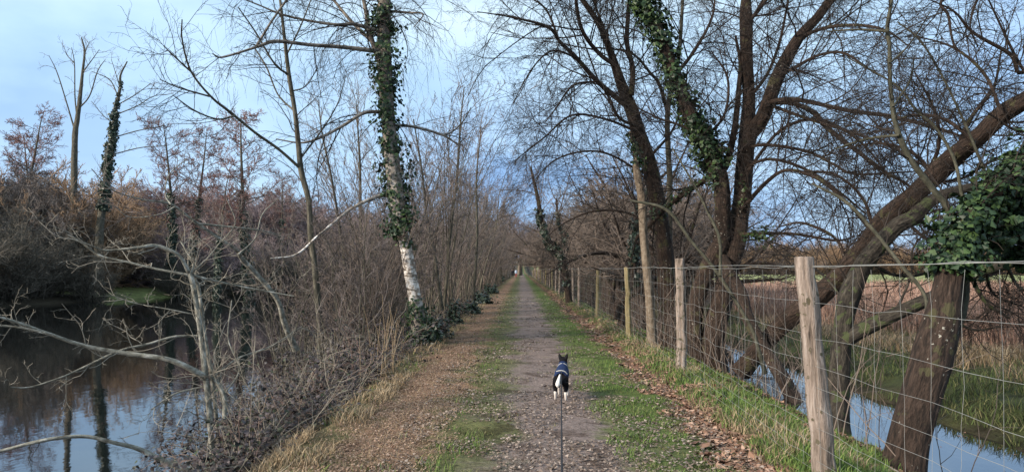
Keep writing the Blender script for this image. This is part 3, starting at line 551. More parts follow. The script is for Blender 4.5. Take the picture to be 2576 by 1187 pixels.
tdl = [D_([(2340, 750, 10), (2390, 800, 8), (2450, 830, 6), (2520, 820, 3)], 10.3, 10.5), D_([(2440, 692, 12), (2480, 760, 9), (2540, 800, 6)], 10.2, 10.4), D_([(2450, 690, 10), (2520, 600, 8), (2590, 560, 6)], 10.2, 11),
       D_([(2250, 790, 7), (2290, 700, 6), (2300, 620, 5), (2360, 560, 3)], 10.5, 11), D_([(2180, 650, 9), (2240, 690, 7), (2320, 690, 6), (2400, 650, 3)], 11, 11.5), D_([(2130, 770, 7), (2080, 700, 6), (2010, 650, 4), (1960, 640, 2)], 11, 12),
       D_([(2480, 680, 9), (2500, 740, 7), (2570, 770, 5)], 10.2, 10.8), D_([(2530, 662, 9), (2560, 720, 7), (2600, 730, 4)], 10.2, 10.6), D_([(2300, 545, 8), (2370, 590, 7), (2460, 600, 6), (2560, 640, 4)], 11, 11)]
custom_tree('forked_willow', 'dark upright willow right of the nearest post with a low side limb', 'willow', tdx, 'willow_moss', 'twig', wil_crown(13, (.5, 1.4), 6, 4, -.02, .0028, nt_=16), 26, tdl, jit=.01)
tex = [D_([(2268, 1215, 104), (2278, 1150, 100), (2292, 1080, 100), (2320, 980, 98), (2350, 890, 95), (2370, 800, 84), (2385, 720, 68), (2393, 670, 60), (2410, 610, 54), (2450, 540, 48), (2510, 470, 44), (2600, 390, 36), (2750, 250, 24)], 7.9, 8.2)]
tes = [D_([(2362, 880, 14), (2388, 848, 22), (2405, 822, 22), (2420, 785, 23), (2429, 720, 21), (2425, 640, 21), (2415, 593, 20), (2390, 530, 18), (2345, 475, 16), (2290, 400, 15), (2262, 340, 14), (2247, 280, 12), (2240, 200, 10), (2235, 120, 10), (2232, 70, 10), (2245, 0, 8), (2250, -60, 6)], 8.15, 8.3),
       D_([(2429, 690, 10), (2438, 593, 10), (2420, 500, 9), (2397, 400, 8), (2352, 320, 7), (2307, 280, 6), (2252, 215, 5), (2132, 145, 3)], 8.2, 8.6),
       D_([(2436, 700, 10), (2470, 620, 9), (2495, 540, 8), (2482, 450, 8), (2397, 250, 6), (2322, 110, 5), (2257, 55, 3)], 8.2, 8.8)]
tesl = [D_([(2262, 340, 8), (2180, 350, 6), (2100, 375, 4)], 8.2, 8.6), D_([(2247, 270, 6), (2290, 200, 5), (2300, 140, 3)], 8.2, 8.6), D_([(2236, 80, 7), (2160, 75, 6), (2080, 80, 3)], 8.2, 8.6), D_([(2238, 160, 6), (2290, 110, 4), (2340, 30, 3)], 8.2, 8.6)]
custom_tree('thin_sapling', 'thin greyish stem slanting up to the left across the twin willow', 'sapling', [D_([(1925, 940, 11), (1905, 870, 10), (1888, 826, 9), (1846, 751, 9), (1799, 677, 9), (1739, 602, 8), (1678, 528, 8), (1585, 504, 5)], 13, 14), D_([(1812, 695, 8), (1809, 602, 8), (1781, 532, 7), (1739, 453, 6), (1690, 370, 3)], 13.5, 14.5)], 'stem_grey', 'twig', lambda g, r, tl, ll: dress(g, r, tl, 8, (.3, 1.0), 4, 2, 0, .15, .003, t0=.4), 128, relief=.01, sides=8)
custom_tree('thin_sapling', 'thin greyish stem slanting up to the left between the nearest post and the thickest trunk', 'sapling', [D_([(2275, 1040, 6), (2290, 960, 8), (2312, 850, 8), (2332, 753, 9), (2265, 667, 9), (2237, 630, 9), (2182, 565, 9), (2121, 504, 8), (2042, 462, 5)], 9, 11)], 'stem_grey', 'twig', lambda g, r, tl, ll: dress(g, r, tl, 8, (.3, .8), 4, 2, 0, .15, .0025, t0=.4), 129, relief=.01, sides=8)
custom_tree('ivied_willow', 'crooked ivy-clad dark trunk leaning over the fence, farther of the two ivied ones', 'willow', [D_([(1432, 760, 15), (1422, 700, 14), (1412, 650, 14), (1388, 618, 13), (1368, 575, 12), (1352, 500, 9), (1335, 420, 5)], 30, 30), D_([(1412, 655, 10), (1420, 600, 9), (1405, 560, 8), (1400, 500, 5)], 30, 31)], 'willow', 'twig_brown', lambda g, r, tl, ll: dress(g, r, tl, 14, (.6, 2), 6, 4, -.02, .15, .006, t0=.4), 130, [], lambda g, r, tl, ll: (ivy_on(g, r, *tl[0], 320, .12, .8, .11, (0, .14)), ivy_on(g, r, *tl[1], 240, .1, .8, .10, (0, .12))), 'ivy_dark')
custom_tree('ivied_willow', 'ivy-clad trunk with a low curved limb left of the pale slim trunk', 'willow', [D_([(1560, 850, 24), (1572, 770, 20), (1590, 690, 18), (1600, 610, 17), (1614, 530, 14), (1645, 470, 9), (1690, 420, 5)], 21.5, 21.5), D_([(1548, 800, 20), (1555, 765, 19), (1585, 742, 17), (1631, 723, 15), (1680, 700, 12), (1740, 640, 7)], 21.5, 21)], 'willow', 'twig_brown', lambda g, r, tl, ll: dress(g, r, tl, 14, (.5, 1.8), 6, 4, -.02, .15, .005, t0=.4), 131, [], lambda g, r, tl, ll: ivy_on(g, r, *tl[0], 420, .25, .85, .09, (0, .16)), 'ivy_dark')
def near_crown(g, r, tl, ll):
    dress(g, r, tl, 16, (.5, 1.3), 5, 4, -.02, .18, .0024, t0=.6)
def near_ivy(g, r, tl, ll):
    P, R = tl[0]; ivy_on(g, r, P, R, 1300, .56, .99, .064, (0, .26)); ivy_on(g, r, P, R, 700, .58, .99, .06, (0, .12), False)
    # the heavy ivy head at the right edge
    for (px, py, d, s, n) in ((2570, 600, 8.6, .34, 2300), (2545, 520, 8.5, .30, 1700), (2580, 450, 8.8, .34, 1900), (2505, 610, 8.4, .22, 900), (2600, 520, 8.7, .5, 2600), (2500, 470, 8.6, .2, 500), (2560, 650, 8.6, .2, 700), (2470, 560, 8.3, .17, 700), (2530, 440, 8.5, .22, 900), (2520, 560, 8.3, .25, 1200)):
        c = W(px, py, d); v = nrm(r.normal(size=(n, 3))) * (r.random((n, 1)) ** .4) * s * np.array([1, 1, .85]); v += .10 * np.sin(v * 17 + 3)
        leaves(g, r, c + v, nrm(v) + np.array([0, -.3, .4]), np.full(n, .062))
custom_tree('leaning_willow', 'thick brown willow trunk nearest the fence at right with an ivy-covered head', 'willow', tex, 'willow', 'twig', near_crown, 27, (), near_ivy, sides=24, jit=.008)
near_willow = [o for o in bpy.data.objects if o.name == 'leaning_willow'][0]
g = Geo(True); g2 = Geo(); rr_ = np.random.default_rng(127); ts_ = [limb(rw, None, .004, rr_) for rw in tes]; tsl_ = [limb(rw) for rw in tesl]
for P, R in ts_: f_ = cat(np.column_stack([P[0], R[0]]), 110); tubes(g, f_[None, :, :3], f_[None, :, 3] * (1 + .07 * np.sin(np.arange(110) * .9) * np.sin(np.arange(110) * .23)), 16, .015)
for P, R in tsl_: tubes(g, P, R, 8)
dress(g2, rr_, ts_, 14, (.35, 1.0), 5, 4, -.02, .18, .0021, t0=.5); dress(g2, rr_, tsl_, 8, (.3, .8), 5, 3, -.02, .18, .0021)
tag(g.build('side_stem', M['stem_grey'], near_willow, near_willow.location), 'smooth grey-green side stem winding upward')
g2.build('side_twigs', M['twig'], near_willow, near_willow.location, smooth=False)
tgx = [D_([(2760, 1150, 120), (2740, 800, 90), (2760, 400, 70), (2720, 150, 50), (2650, -60, 30), (2560, -180, 14)], 8.2, 8.6)]
tgl = [D_([(2700, 60, 20), (2576, 185, 11), (2540, 140, 10), (2450, 80, 8), (2400, 30, 5), (2340, 0, 3)], 8.6, 8.2), D_([(2640, -60, 14), (2500, -60, 10), (2372, 0, 8), (2384, 40, 7), (2400, 108, 5), (2440, 150, 3)], 8.6, 8.2),
       D_([(2720, 250, 14), (2640, 240, 9), (2570, 170, 7), (2500, 30, 5), (2470, -40, 3)], 8.6, 8.4), D_([(2740, 350, 12), (2650, 330, 9), (2560, 330, 7), (2480, 280, 4)], 8.6, 8.3), D_([(2600, -100, 12), (2480, -30, 9), (2440, 60, 5), (2460, 120, 3)], 8.6, 8.6)]
custom_tree('overhanging_tree', 'bare branches reaching in over the right edge from a tree just outside', 'tree', tgx, 'willow', 'twig', lambda g, r, tl, ll: (dress(g, r, ll, 14, (.3, 1.0), 5, 4, -.03, .2, .0022, t0=.2)), 28, tgl)

# ------------------------------------------------------------------ procedural tree kinds
def proto(name, seed, kind, tmat_=''):
    r = np.random.default_rng(seed); gt = Geo(True); gc = Geo(); gi = None
    up = np.array([[0, 0, 1.0]])
    if kind == 'thicket':       # many thin upright stems, 6 m
        n = 11; a = r.uniform(0, 6.28, n); S = np.stack([np.cos(a), np.sin(a), 0 * a], 1) * r.uniform(.05, .7, (n, 1)); S[:, 2] = -.3
        D = np.stack([np.cos(a) * .12, np.sin(a) * .12, np.ones(n)], 1) + r.normal(size=(n, 3)) * .1
        P, R = grow(r, S, D, r.uniform(4, 7.2, n), r.uniform(.014, .036, n), 10, .07, .02, .15); tubes(gt, P, R, 5)
        S, D, L, q = spawn(r, P, R, 8, .2, 1, (25, 60), (.12, .33), .5, rmin=.007); P1, R1 = grow(r, S, D, L, q, 6, .13, .04, .4); tubes(gc, P1, R1, 3)
        S, D, L, q = spawn(r, P1, R1, 6, .2, 1, (20, 55), (.25, .5), .7, rmin=.006); P2, R2 = grow(r, S, D, L, q, 3, .1, .04, .5); tubes(gc, P2, R2, 3)
        S, D, L, q = spawn(r, P2, R2, 3, .2, 1, (20, 55), (.3, .6), .8, rmin=.005); P3, R3 = grow(r, S, D, L, q, 2, .1, .04, .6); tubes(gc, P3, R3, 3)
    elif kind == 'alder':       # straight trunk, layered fans of twigs, 15 m
        P, R = grow(r, np.zeros((1, 3)) - [0, 0, .4], up, np.array([15.]), np.array([.26]), 16, .02, .03, .12); tubes(gt, P, R, 8)
        S, D, L, q = spawn(r, P, R, 34, .40, 1, (50, 80), (.14, .34), .32); P1, R1 = grow(r, S, D, L, q, 6, .10, .06, .25); tubes(gt, P1, R1, 4)
        S, D, L, q = spawn(r, P1, R1, 9, .2, 1, (30, 60), (.3, .5), .5, plane=(1, 1, .35), rmin=.02); P2, R2 = grow(r, S, D, L, q, 4, .12, .03, .4); tubes(gc, P2, R2, 3)
        S, D, L, q = spawn(r, P2, R2, 8, .2, 1, (30, 70), (.35, .6), .7, plane=(1, 1, .6), rmin=.016); P3, R3 = grow(r, S, D, L, q, 2, .12, .0, .6); tubes(gc, P3, R3, 3)
        C = P3[:, -1]; leaves(gc, r, C, r.normal(size=C.shape), np.full(len(C), .055))
        gi = Geo(); ivy_on(gi, r, P, R, 420, .0, .60, .17, (0, .32))
    elif kind == 'broad':       # broad bare crown, 12 m
        P, R = grow(r, np.zeros((1, 3)) - [0, 0, .4], up, np.array([5.]), np.array([.28]), 6, .05, .03, .7); tubes(gt, P, R, 8)
        S, D, L, q = spawn(r, P, R, 11, .35, 1, (15, 60), (1.1, 1.7), .6); P1, R1 = grow(r, S, D, L * 1., q, 9, .09, .05, .15); tubes(gt, P1, R1, 5)
        S, D, L, q = spawn(r, P1, R1, 10, .15, 1, (25, 60), (.25, .5), .5, rmin=.026); P2, R2 = grow(r, S, D, L, q, 5, .12, .02, .3); tubes(gc, P2, R2, 3)
        S, D, L, q = spawn(r, P2, R2, 7, .15, 1, (25, 60), (.3, .6), .6, rmin=.019); P3, R3 = grow(r, S, D, L, q, 3, .13, .0, .5); tubes(gc, P3, R3, 3)
        S, D, L, q = spawn(r, P3, R3, 5, .2, 1, (25, 60), (.4, .7), .8, rmin=.015); P4, R4 = grow(r, S, D, L, q, 2, .13, .0, .6); tubes(gc, P4, R4, 3)
    elif kind == 'pollard':     # low broad dense willow, leaning dark limbs, 7 m
        P, R = grow(r, np.zeros((1, 3)) - [0, 0, .4], np.array([[-.2, -.1, 1.0]]), np.array([3.4]), np.array([.3]), 5, .08, .03, .75); tubes(gt, P, R, 8)
        S, D, L, q = spawn(r, P, R, 9, .3, 1, (15, 65), (1.3, 2.2), .5); P1, R1 = grow(r, S, D, L, q, 9, .11, .03, .15); P1[..., 2] = np.where((P1[..., 2] < 2.0) & (np.arange(10) > 1), 2.0 + (P1[..., 2] - 2.0) * .15, P1[..., 2]); tubes(gt, P1, R1, 5)
        S, D, L, q = spawn(r, P1, R1, 13, .1, 1, (30, 75), (.3, .55), .4, rmin=.012); P2, R2 = grow(r, S, D, L, q, 6, .13, -.01, .3); kp = P2[:, :, 2].min(1) > 1.7; P2, R2 = P2[kp], R2[kp]; tubes(gc, P2, R2, 3)
        S, D, L, q = spawn(r, P2, R2, 8, .1, 1, (25, 65), (.3, .6), .6, rmin=.008); P3, R3 = grow(r, S, D, L, q, 3, .15, -.03, .5); kp = P3[:, :, 2].min(1) > 1.7; P3, R3 = P3[kp], R3[kp]; tubes(gc, P3, R3, 3)
        S, D, L, q = spawn(r, P3, R3, 5, .2, 1, (25, 60), (.4, .7), .8, rmin=.0065); P4, R4 = grow(r, S, D, L, q, 2, .15, -.02, .6); kp = P4[:, :, 2].min(1) > 1.7; P4, R4 = P4[kp], R4[kp]; tubes(gc, P4, R4, 3)
        pass
    elif kind == 'dome':        # rounded dense willow scrub, twigs from the ground up, 5 m
        n = 44 if tmat_ == 'twig_orange' else 26; a = r.uniform(0, 6.28, n); rr = r.uniform(.1, 1.2, n); S = np.stack([np.cos(a) * rr, np.sin(a) * rr, 0 * a - .2], 1)
        D = np.stack([np.cos(a) * .55, np.sin(a) * .55, np.ones(n)], 1) + r.normal(size=(n, 3)) * .3
        P, R = grow(r, S, D, r.uniform(3, 5.4, n), np.full(n, .05), 8, .09, .0, .2); tubes(gt, P, R, 4)
        S, D, L, q = spawn(r, P, R, 13, .08, 1, (25, 60), (.2, .45), .5, rmin=.014); P1, R1 = grow(r, S, D, L, q, 5, .12, .03, .4); tubes(gc, P1, R1, 3)
        S, D, L, q = spawn(r, P1, R1, 9, .1, 1, (20, 60), (.3, .6), .7, rmin=.011); P2, R2 = grow(r, S, D, L, q, 3, .12, .04, .5); tubes(gc, P2, R2, 3)
        S, D, L, q = spawn(r, P2, R2, 5 if tmat_ == 'twig_orange' else 3, .1, 1, (20, 60), (.3, .6), .8, rmin=.010); P3, R3 = grow(r, S, D, L, q, 2, .12, .04, .6); tubes(gc, P3, R3, 3)
    return gt, gc, gi
def plant(name, label, cat_, kind, seed, tmat, cmat, loc, rz=0, s=1, imat=None, group=None):
    gt, gc, gi = proto(name, seed, kind, tmat)
    root = empty(name, loc, label, cat_, group); root.rotation_euler = (0, 0, rz); root.scale = s if hasattr(s, '__len__') else (s, s, s)
    gt.build('trunk' if kind not in ('thicket', 'dome') else 'stems', M[tmat], root)
    gc.build('crown' if kind not in ('thicket', 'dome') else 'twigs', M[cmat], root, smooth=False)
    if gi and imat: gi.build('ivy', M[imat], root, smooth=False)
    return root
def gz(x, y): return float(height(np.array(x), np.array(y)))
def at(px, Y, dz=0):
    x = W(px, HY, Y)[0]; return (x, Y, gz(x, Y) + dz)
R_ = np.random.default_rng(77)

# thin saplings along the pond bank, left of the path
LBL = 'bare thin-stemmed sapling clump in the row along the pond bank left of the path'; GRP = 'sapling clumps along the left bank'
th = [plant('sapling_clump', LBL, 'sapling', 'thicket', 31, 'grey_bark', 'twig_bank', (-3.5, 22, gz(-3.3, 21)), 0, .9, group=GRP),
      plant('sapling_clump', LBL, 'sapling', 'thicket', 32, 'grey_bark', 'twig_bank', (-4.4, 26, gz(-4.4, 26)), 1, 1.1, group=GRP),
      plant('sapling_clump', LBL, 'sapling', 'thicket', 33, 'twig_brown', 'twig_brown', (-3.0, 31, gz(-3, 31)), 2, 1.0, group=GRP)]
for k_ in range(16):
    yy_ = R_.uniform(15.5, 27); s_ = R_.uniform(.45, .85); copy_tree(th[k_ % 3], (-R_.uniform(3.3, 5.2), yy_, -.85), R_.uniform(0, 6.28), s_)
y = 24.0; k = 0
while y < 175:
    for j in range(2 if y > 45 and y < 110 else 1):
        x = -R_.uniform(2.6, 4.4) - (R_.uniform(.5, 3.0) if j else 0); s = R_.uniform(.6, 1.2) * (1 + y / 170)
        copy_tree(th[k % 3], (x, y + R_.uniform(-1, 1), max(gz(x, y), -1.1)), R_.uniform(0, 6.28), (s * 1.0, s * 1.0, s * R_.uniform(.9, 1.15))); k += 1
    y += 2.2 + y * .02
for i_, (rows_, d_, lab_) in enumerate((([(918, 780, 8), (908, 600, 7), (906, 430, 6), (900, 330, 4), (896, 250, 2)], 22, 'thin straight dark stem just left of the birch'), ([(880, 770, 7), (862, 620, 7), (838, 470, 6), (812, 340, 4), (800, 250, 2)], 20, 'thin stem slanting left, between the slender tree and the birch'),
        ([(1112, 780, 9), (1094, 640, 8), (1076, 560, 7), (1060, 430, 5), (1040, 300, 3)], 23, 'thin stem leaning left just right of the birch'), ([(1118, 770, 8), (1135, 570, 8), (1150, 430, 6), (1160, 300, 4), (1168, 220, 2)], 23.5, 'thin pale stem leaning right beyond the birch'), ([(1190, 760, 7), (1200, 600, 7), (1198, 450, 5), (1210, 320, 3)], 29, 'thin upright stem halfway between the birch and the path'))):
    custom_tree('slim_tree', lab_, 'tree', [D_(rows_, d_)], 'grey_bark', 'twig_grey', lambda g, r, tl, ll: dress(g, r, tl, 22, (.5, 1.9), 6, 3, .05, .12, .0045, t0=.3, ang=(20, 50)), 240 + i_, sides=6)
# dark ivied stumps / low evergreen bushes on the bank edge
def bush(name, label, loc, sx, sz, n, mat, seed, size=.07, group=None):
    r = np.random.default_rng(seed); root = empty(name, loc, label, 'bush', group); g = Geo(); gs = Geo()
    m = 14; a = r.uniform(0, 6.28, m); S = np.zeros((m, 3)); D = np.stack([np.cos(a) * .6, np.sin(a) * .6, np.ones(m)], 1)
    P, R = grow(r, S - [0, 0, .1], D, r.uniform(.6, 1.05, m) * sz, np.full(m, .012), 6, .15, 0); tubes(gs, P, R, 4); gs.build('stems', M['cane'], root)
    v = nrm(r.normal(size=(n, 3))); v[:, 2] = np.abs(v[:, 2]); rad = (.35 + 1.0 * vn(v[:, 0] * 2 + 5, v[:, 1] * 2 + v[:, 2] * 3, .45, seed)) * (r.random(n) ** .4)
    C = v * rad[:, None] * np.array([sx, sx, sz]); leaves(g, r, C, v + [0, 0, .4], np.full(n, size)); g.build('foliage', M[mat], root, smooth=False); return root
for i, (px, Y, sx, sz, lab) in enumerate(((1080, 16.5, .42, .7, 'dark ivy mound wrapped round the foot of the birch'), (1108, 17.8, .38, .75, 'dark ivy bush just right of the birch foot mound'), (1150, 23, .40, .95, 'dark evergreen bush just beyond the birch on the bank edge'), (1190, 28, .55, .7, 'low dark bush on the bank edge, third one from the birch'), (1222, 36, .8, .85, 'low dark bush on the bank edge, fourth one from the birch'), (1240, 52, .8, .9, 'low dark bush beside the path, second farthest along the left verge'), (1266, 125, 1.3, 2.4, 'tall dark evergreen bush far down the path beside the walkers'))):
    bush('evergreen_bush', lab, at(px - 6, Y), sx * .8, sz * .75, 900, 'ivy_dark', 40 + i, .055 + Y * .0012)

# far bank of the pond: bare tall trees, alders, russet willow, scrub
def far_tree(name, label, rows, limbs_, Y, ivy=None, seed=1, bark='grey_bark', sc=1):
    return custom_tree(name, label, 'tree', [D_(rows, Y)], bark, 'twig_grey', lambda g, r, tl, ll: (dress(g, r, ll, 7, (.5, 2.0), 3, 2, .03, .12, .010), dress(g, r, tl, 7, (.5, 1.6), 3, 2, .03, .12, .010, t0=.55)), seed, [D_([(a, b, w * .65) for a, b, w in l], Y) for l in limbs_], ivy, 'ivy_dark', sides=8, jit=.04)
far_tree('bare_tree', 'tall pale bare tree with upswept limbs over the russet willow', [(183, 745, 20), (186, 600, 17), (188, 430, 15), (190, 340, 13), (193, 300, 11), (200, 240, 9), (208, 180, 7), (213, 130, 5), (205, 95, 3)],
         [[(193, 290, 6), (187, 240, 5), (187, 160, 4), (180, 120, 2)], [(190, 335, 7), (165, 250, 5), (142, 180, 4), (123, 140, 2)], [(197, 275, 6), (225, 240, 5), (245, 180, 4), (265, 150, 2)], [(210, 180, 5), (235, 145, 3), (250, 125, 2)], [(188, 160, 4), (170, 140, 3), (164, 130, 2)], [(212, 140, 4), (220, 120, 3), (226, 105, 2)]], 67, seed=51)
far_tree('ivied_bare_tree', 'tall bare tree wrapped in dark ivy over its lower trunk, behind the russet willow', [(246, 720, 22), (252, 575, 20), (262, 500, 18), (273, 410, 15), (285, 330, 12), (292, 280, 9), (300, 220, 7), (305, 190, 5), (320, 155, 3)],
         [[(295, 265, 5), (340, 240, 4), (380, 210, 2)], [(294, 288, 5), (345, 265, 4), (385, 243, 3), (428, 237, 2)], [(296, 240, 5), (275, 200, 4), (230, 180, 2)], [(290, 345, 5), (350, 330, 4), (410, 318, 2)], [(280, 390, 5), (350, 372, 4), (415, 367, 2)], [(300, 215, 4), (290, 185, 3), (280, 150, 2)], [(285, 310, 5), (260, 290, 3), (230, 255, 2)]], 66,
         lambda g, r, tl, ll: (ivy_on(g, r, *tl[0], 650, .2, .62, .17, (0, .38)), ivy_on(g, r, *tl[0], 160, .6, .8, .12, (0, .2))), seed=52)
al = plant('alder_tree', 'upright alder with reddish twigs and ivied trunk, left one of the pair over the pond', 'alder', 'alder', 61, 'grey_bark', 'twig_red', at(435, 74), 0, 1.12, 'ivy_dark', 'alders across the pond')
for px, Y, s, rz, lab in ((475, 76, 1.1, 1.5, 'upright alder with reddish twigs, right one of the close pair'), (545, 66, .80, 3, 'short dense alder with the reddest crown across the pond'), (628, 68, 1.18, 4.2, 'tall alder with an ivied trunk left of the slender near tree'), (95, 85, 1.15, 5, 'alder with a russet top beyond the left shore'), (38, 80, 1.25, 2.2, 'tall alder at the far left edge'), (700, 95, .95, .7, 'low alder behind the slender near tree')):
    copy_tree(al, at(px, Y), rz, s, lab)
russet = plant('russet_willow', 'rounded russet-orange willow across the pond beneath the two tall bare trees', 'willow', 'dome', 62, 'twig_orange', 'twig_orange', at(205, 74), 0, (2.5, 2.3, 2.45))
LS = 'olive-brown bare shrub crowding the far shore of the pond'; GS = 'shrubs along the far shore'
d0 = plant('shore_shrub', LS, 'shrub', 'dome', 63, 'twig_shore', 'twig_shore', at(20, 60), 0, 1.0, group=GS)
d1 = plant('shore_shrub', LS, 'shrub', 'dome', 64, 'twig_shore', 'twig_shore', at(650, 88), 0, 1.0, group=GS)
d2 = plant('mauve_shrub', 'mauve-grey bare shrub set back behind the far shore of the pond', 'shrub', 'dome', 67, 'twig_brown', 'twig_mauve', at(560, 96), 0, 1.2)
for i in range(60):
    y = 47 + 2.0 * i + R_.uniform(-1, 1); x = float(far_x(np.array(y))) - R_.uniform(-.4, 2.5)
    if 64.5 < y < 71: x -= 13
    copy_tree((d0, d1)[i % 2], (x, y, gz(x, y)), R_.uniform(0, 6), R_.uniform(.8, 1.4) * (.68 if y > 71 else 1))
LB = 'bare broad tree standing in the wood behind the pond'; GB = 'bare trees behind the pond'
b0 = plant('bare_tree', LB, 'tree', 'broad', 65, 'grey_bark', 'twig_grey', at(-40, 74), 0, 1.15, group=GB)
b1 = plant('bare_tree', LB, 'tree', 'broad', 66, 'grey_bark', 'twig_mauve', at(330, 120), 0, .9, group=GB)
for i in range(20):
    px = 20 + i * 55 + R_.uniform(-20, 20); Y = R_.uniform(105, 150) if px > 130 else R_.uniform(75, 95)
    copy_tree((b0, b1)[i % 2], at(px, Y), R_.uniform(0, 6), R_.uniform(.75, 1.05) if px > 130 else R_.uniform(1.0, 1.2))

# the row of willows behind the fence, receding
LP = 'brown twiggy willow in the receding row behind the fence'; GP = 'willows receding behind the fence'
p0 = plant('row_willow', LP, 'willow', 'pollard', 71, 'willow', 'twig_brown', (5.0, 26, gz(3.6, 26)), 0, .9, group=GP)
p1 = plant('row_willow', LP, 'willow', 'pollard', 72, 'willow', 'twig_brown', (4.6, 31, gz(4, 31)), 2, .95, group=GP)
y = 34; k = 0
while y < 190:
    x = R_.uniform(4.8, 6.8); s = R_.uniform(.85, 1.12) * (1 + y / 400)
    copy_tree((p0, p1)[k % 2], (x, y, gz(3.5, y)), R_.uniform(0, 6), s); k += 1; y += 3.4 + y * .03
for i, (x, y, s) in enumerate(((7.5, 30, .8), (8.5, 40, .9), (8, 52, 1.0), (9, 66, 1.1))): copy_tree((p0, p1)[i % 2], (x, y, -.35), R_.uniform(0, 6), s)
LR = 'taller brown bare tree rising out of the receding willow row on the right'; GR_ = 'tall trees in the right-hand row'
q0 = plant('row_tree', LR, 'tree', 'broad', 68, 'willow', 'twig_brown', (7.4, 38, -.3), 0, .72, group=GR_)
for i in range(17):
    y = 44 + i * 7.5 + R_.uniform(-2, 2); copy_tree(q0, (R_.uniform(6.2, 9.0), y, -.3), R_.uniform(0, 6), R_.uniform(.7, .95) * (1 + y / 500))
# closing wood at the end of the path
LE = 'pinkish bare tree closing the view at the end of the path'; GE = 'trees at the end of the path'
e0 = plant('distant_tree', LE, 'tree', 'broad', 73, 'pale_bark', 'twig_mauve', (-2, 215, 0), 0, 1.3, group=GE)
for i in range(22): copy_tree(e0, (-30 + 2.7 * i + R_.uniform(-2, 2), 195 + R_.uniform(0, 45), 0), R_.uniform(0, 6), R_.uniform(1.2, 1.9))

# far woods as masses (points instancing the crowns above)
def mass(name, label, pts, src, smin, smax, seed):
    g = Geo(); g.add(pts); o = g.build(name, None)
    ng = bpy.data.node_groups.new(name, 'GeometryNodeTree'); ng.interface.new_socket('Geometry', in_out='INPUT', socket_type='NodeSocketGeometry'); ng.interface.new_socket('Geometry', in_out='OUTPUT', socket_type='NodeSocketGeometry')
    gi = ng.nodes.new('NodeGroupInput'); go = ng.nodes.new('NodeGroupOutput'); oi = ng.nodes.new('GeometryNodeObjectInfo'); oi.inputs[0].default_value = src; oi.inputs['As Instance'].default_value = True
    io = ng.nodes.new('GeometryNodeInstanceOnPoints'); rv = ng.nodes.new('FunctionNodeRandomValue'); rv.data_type = 'FLOAT_VECTOR'; rv.inputs[0].default_value = (0, 0, 0); rv.inputs[1].default_value = (0, 0, 6.283)
    rs = ng.nodes.new('FunctionNodeRandomValue'); rs.data_type = 'FLOAT'; rs.inputs[2].default_value = smin; rs.inputs[3].default_value = smax; rs.inputs['Seed'].default_value = seed
    L = ng.links.new; L(gi.outputs[0], io.inputs['Points']); L(oi.outputs['Geometry'], io.inputs['Instance']); L(rv.outputs[0], io.inputs['Rotation']); L(rs.outputs[1], io.inputs['Scale']); L(io.outputs[0], go.inputs[0])
    md = o.modifiers.new('scatter', 'NODES'); md.node_group = ng
    return tag(o, label, 'woodland', kind='stuff')
def crown_of(t): return [c for c in t.children if c.name.startswith(('crown', 'twigs'))][0]
def scat(n, f, seed):
    r = np.random.default_rng(seed); p = np.array([f(r) for _ in range(n)]); z = height(p[:, 0], p[:, 1]); return np.column_stack([p, z])
def behind(r, y0, y1, lo=-230, gap=4):
    while True:
        Y = r.uniform(y0, y1); fx = float(np.interp(Y, FARY, FARX)) - gap; x0 = W(lo, HY, Y)[0]
        if x0 < fx and not (66 < Y < 80 and fx - 7 < 0 and W(250, HY, Y)[0] - 1 < (xx := r.uniform(x0, fx)) < W(370, HY, Y)[0] and xx > fx - 7): return (r.uniform(x0, fx), Y)
mass('far_woodland', 'mauve-grey mass of bare woodland behind the pond', scat(230, lambda r: behind(r, 92, 150, -230, 6), 81), crown_of(b1), .95, 1.5, 3)
mass('far_dark_woodland', 'dark grey bare woodland rising behind the left shore', scat(50, lambda r: (lambda Y: (W(r.uniform(-200, 130), HY, Y)[0], Y))(r.uniform(66, 84)), 86), crown_of(b0), 1.0, 1.3, 8)
mass('undergrowth', 'grey-brown undergrowth filling the wood behind the pond', scat(330, lambda r: behind(r, 82, 165, -200, 3), 82), crown_of(d2), .8, 1.5, 4)
mass('shore_undergrowth', 'dark scrub behind the far shore of the pond on the left', scat(80, lambda r: behind(r, 54, 90, -200, 9), 83), crown_of(d0), .9, 1.6, 5)
mass('distant_willows', 'pale tan far trees rising above the line beyond the reed field', scat(60, lambda r: (r.uniform(30, 330), r.uniform(280, 330)), 94), crown_of(russet), 1.6, 2.9, 16)
mass('distant_hedge', 'russet line of distant trees beyond the reed field', scat(170, lambda r: (r.uniform(12, 330), r.uniform(300, 350)), 84), crown_of(d1), 1.5, 2.6, 6)
mass('row_undergrowth', 'brown scrub between the fence and the willows down the path', scat(60, lambda r: (r.uniform(6.6, 10.5) , r.uniform(38, 170)), 85), crown_of(d1), .5, .8, 7)

# ------------------------------------------------------------------ brambles, reeds, grass, fallen leaves
r = np.random.default_rng(91)
def scatter_xy(n, x0, x1, y0, y1, pw=2.0):
    """denser near the camera"""
    u = r.random(n); y = y0 * (y1 / y0) ** u if pw == 1 else 1 / (1 / y0 + u * (1 / y1 - 1 / y0)); return r.uniform(x0, x1, n), y
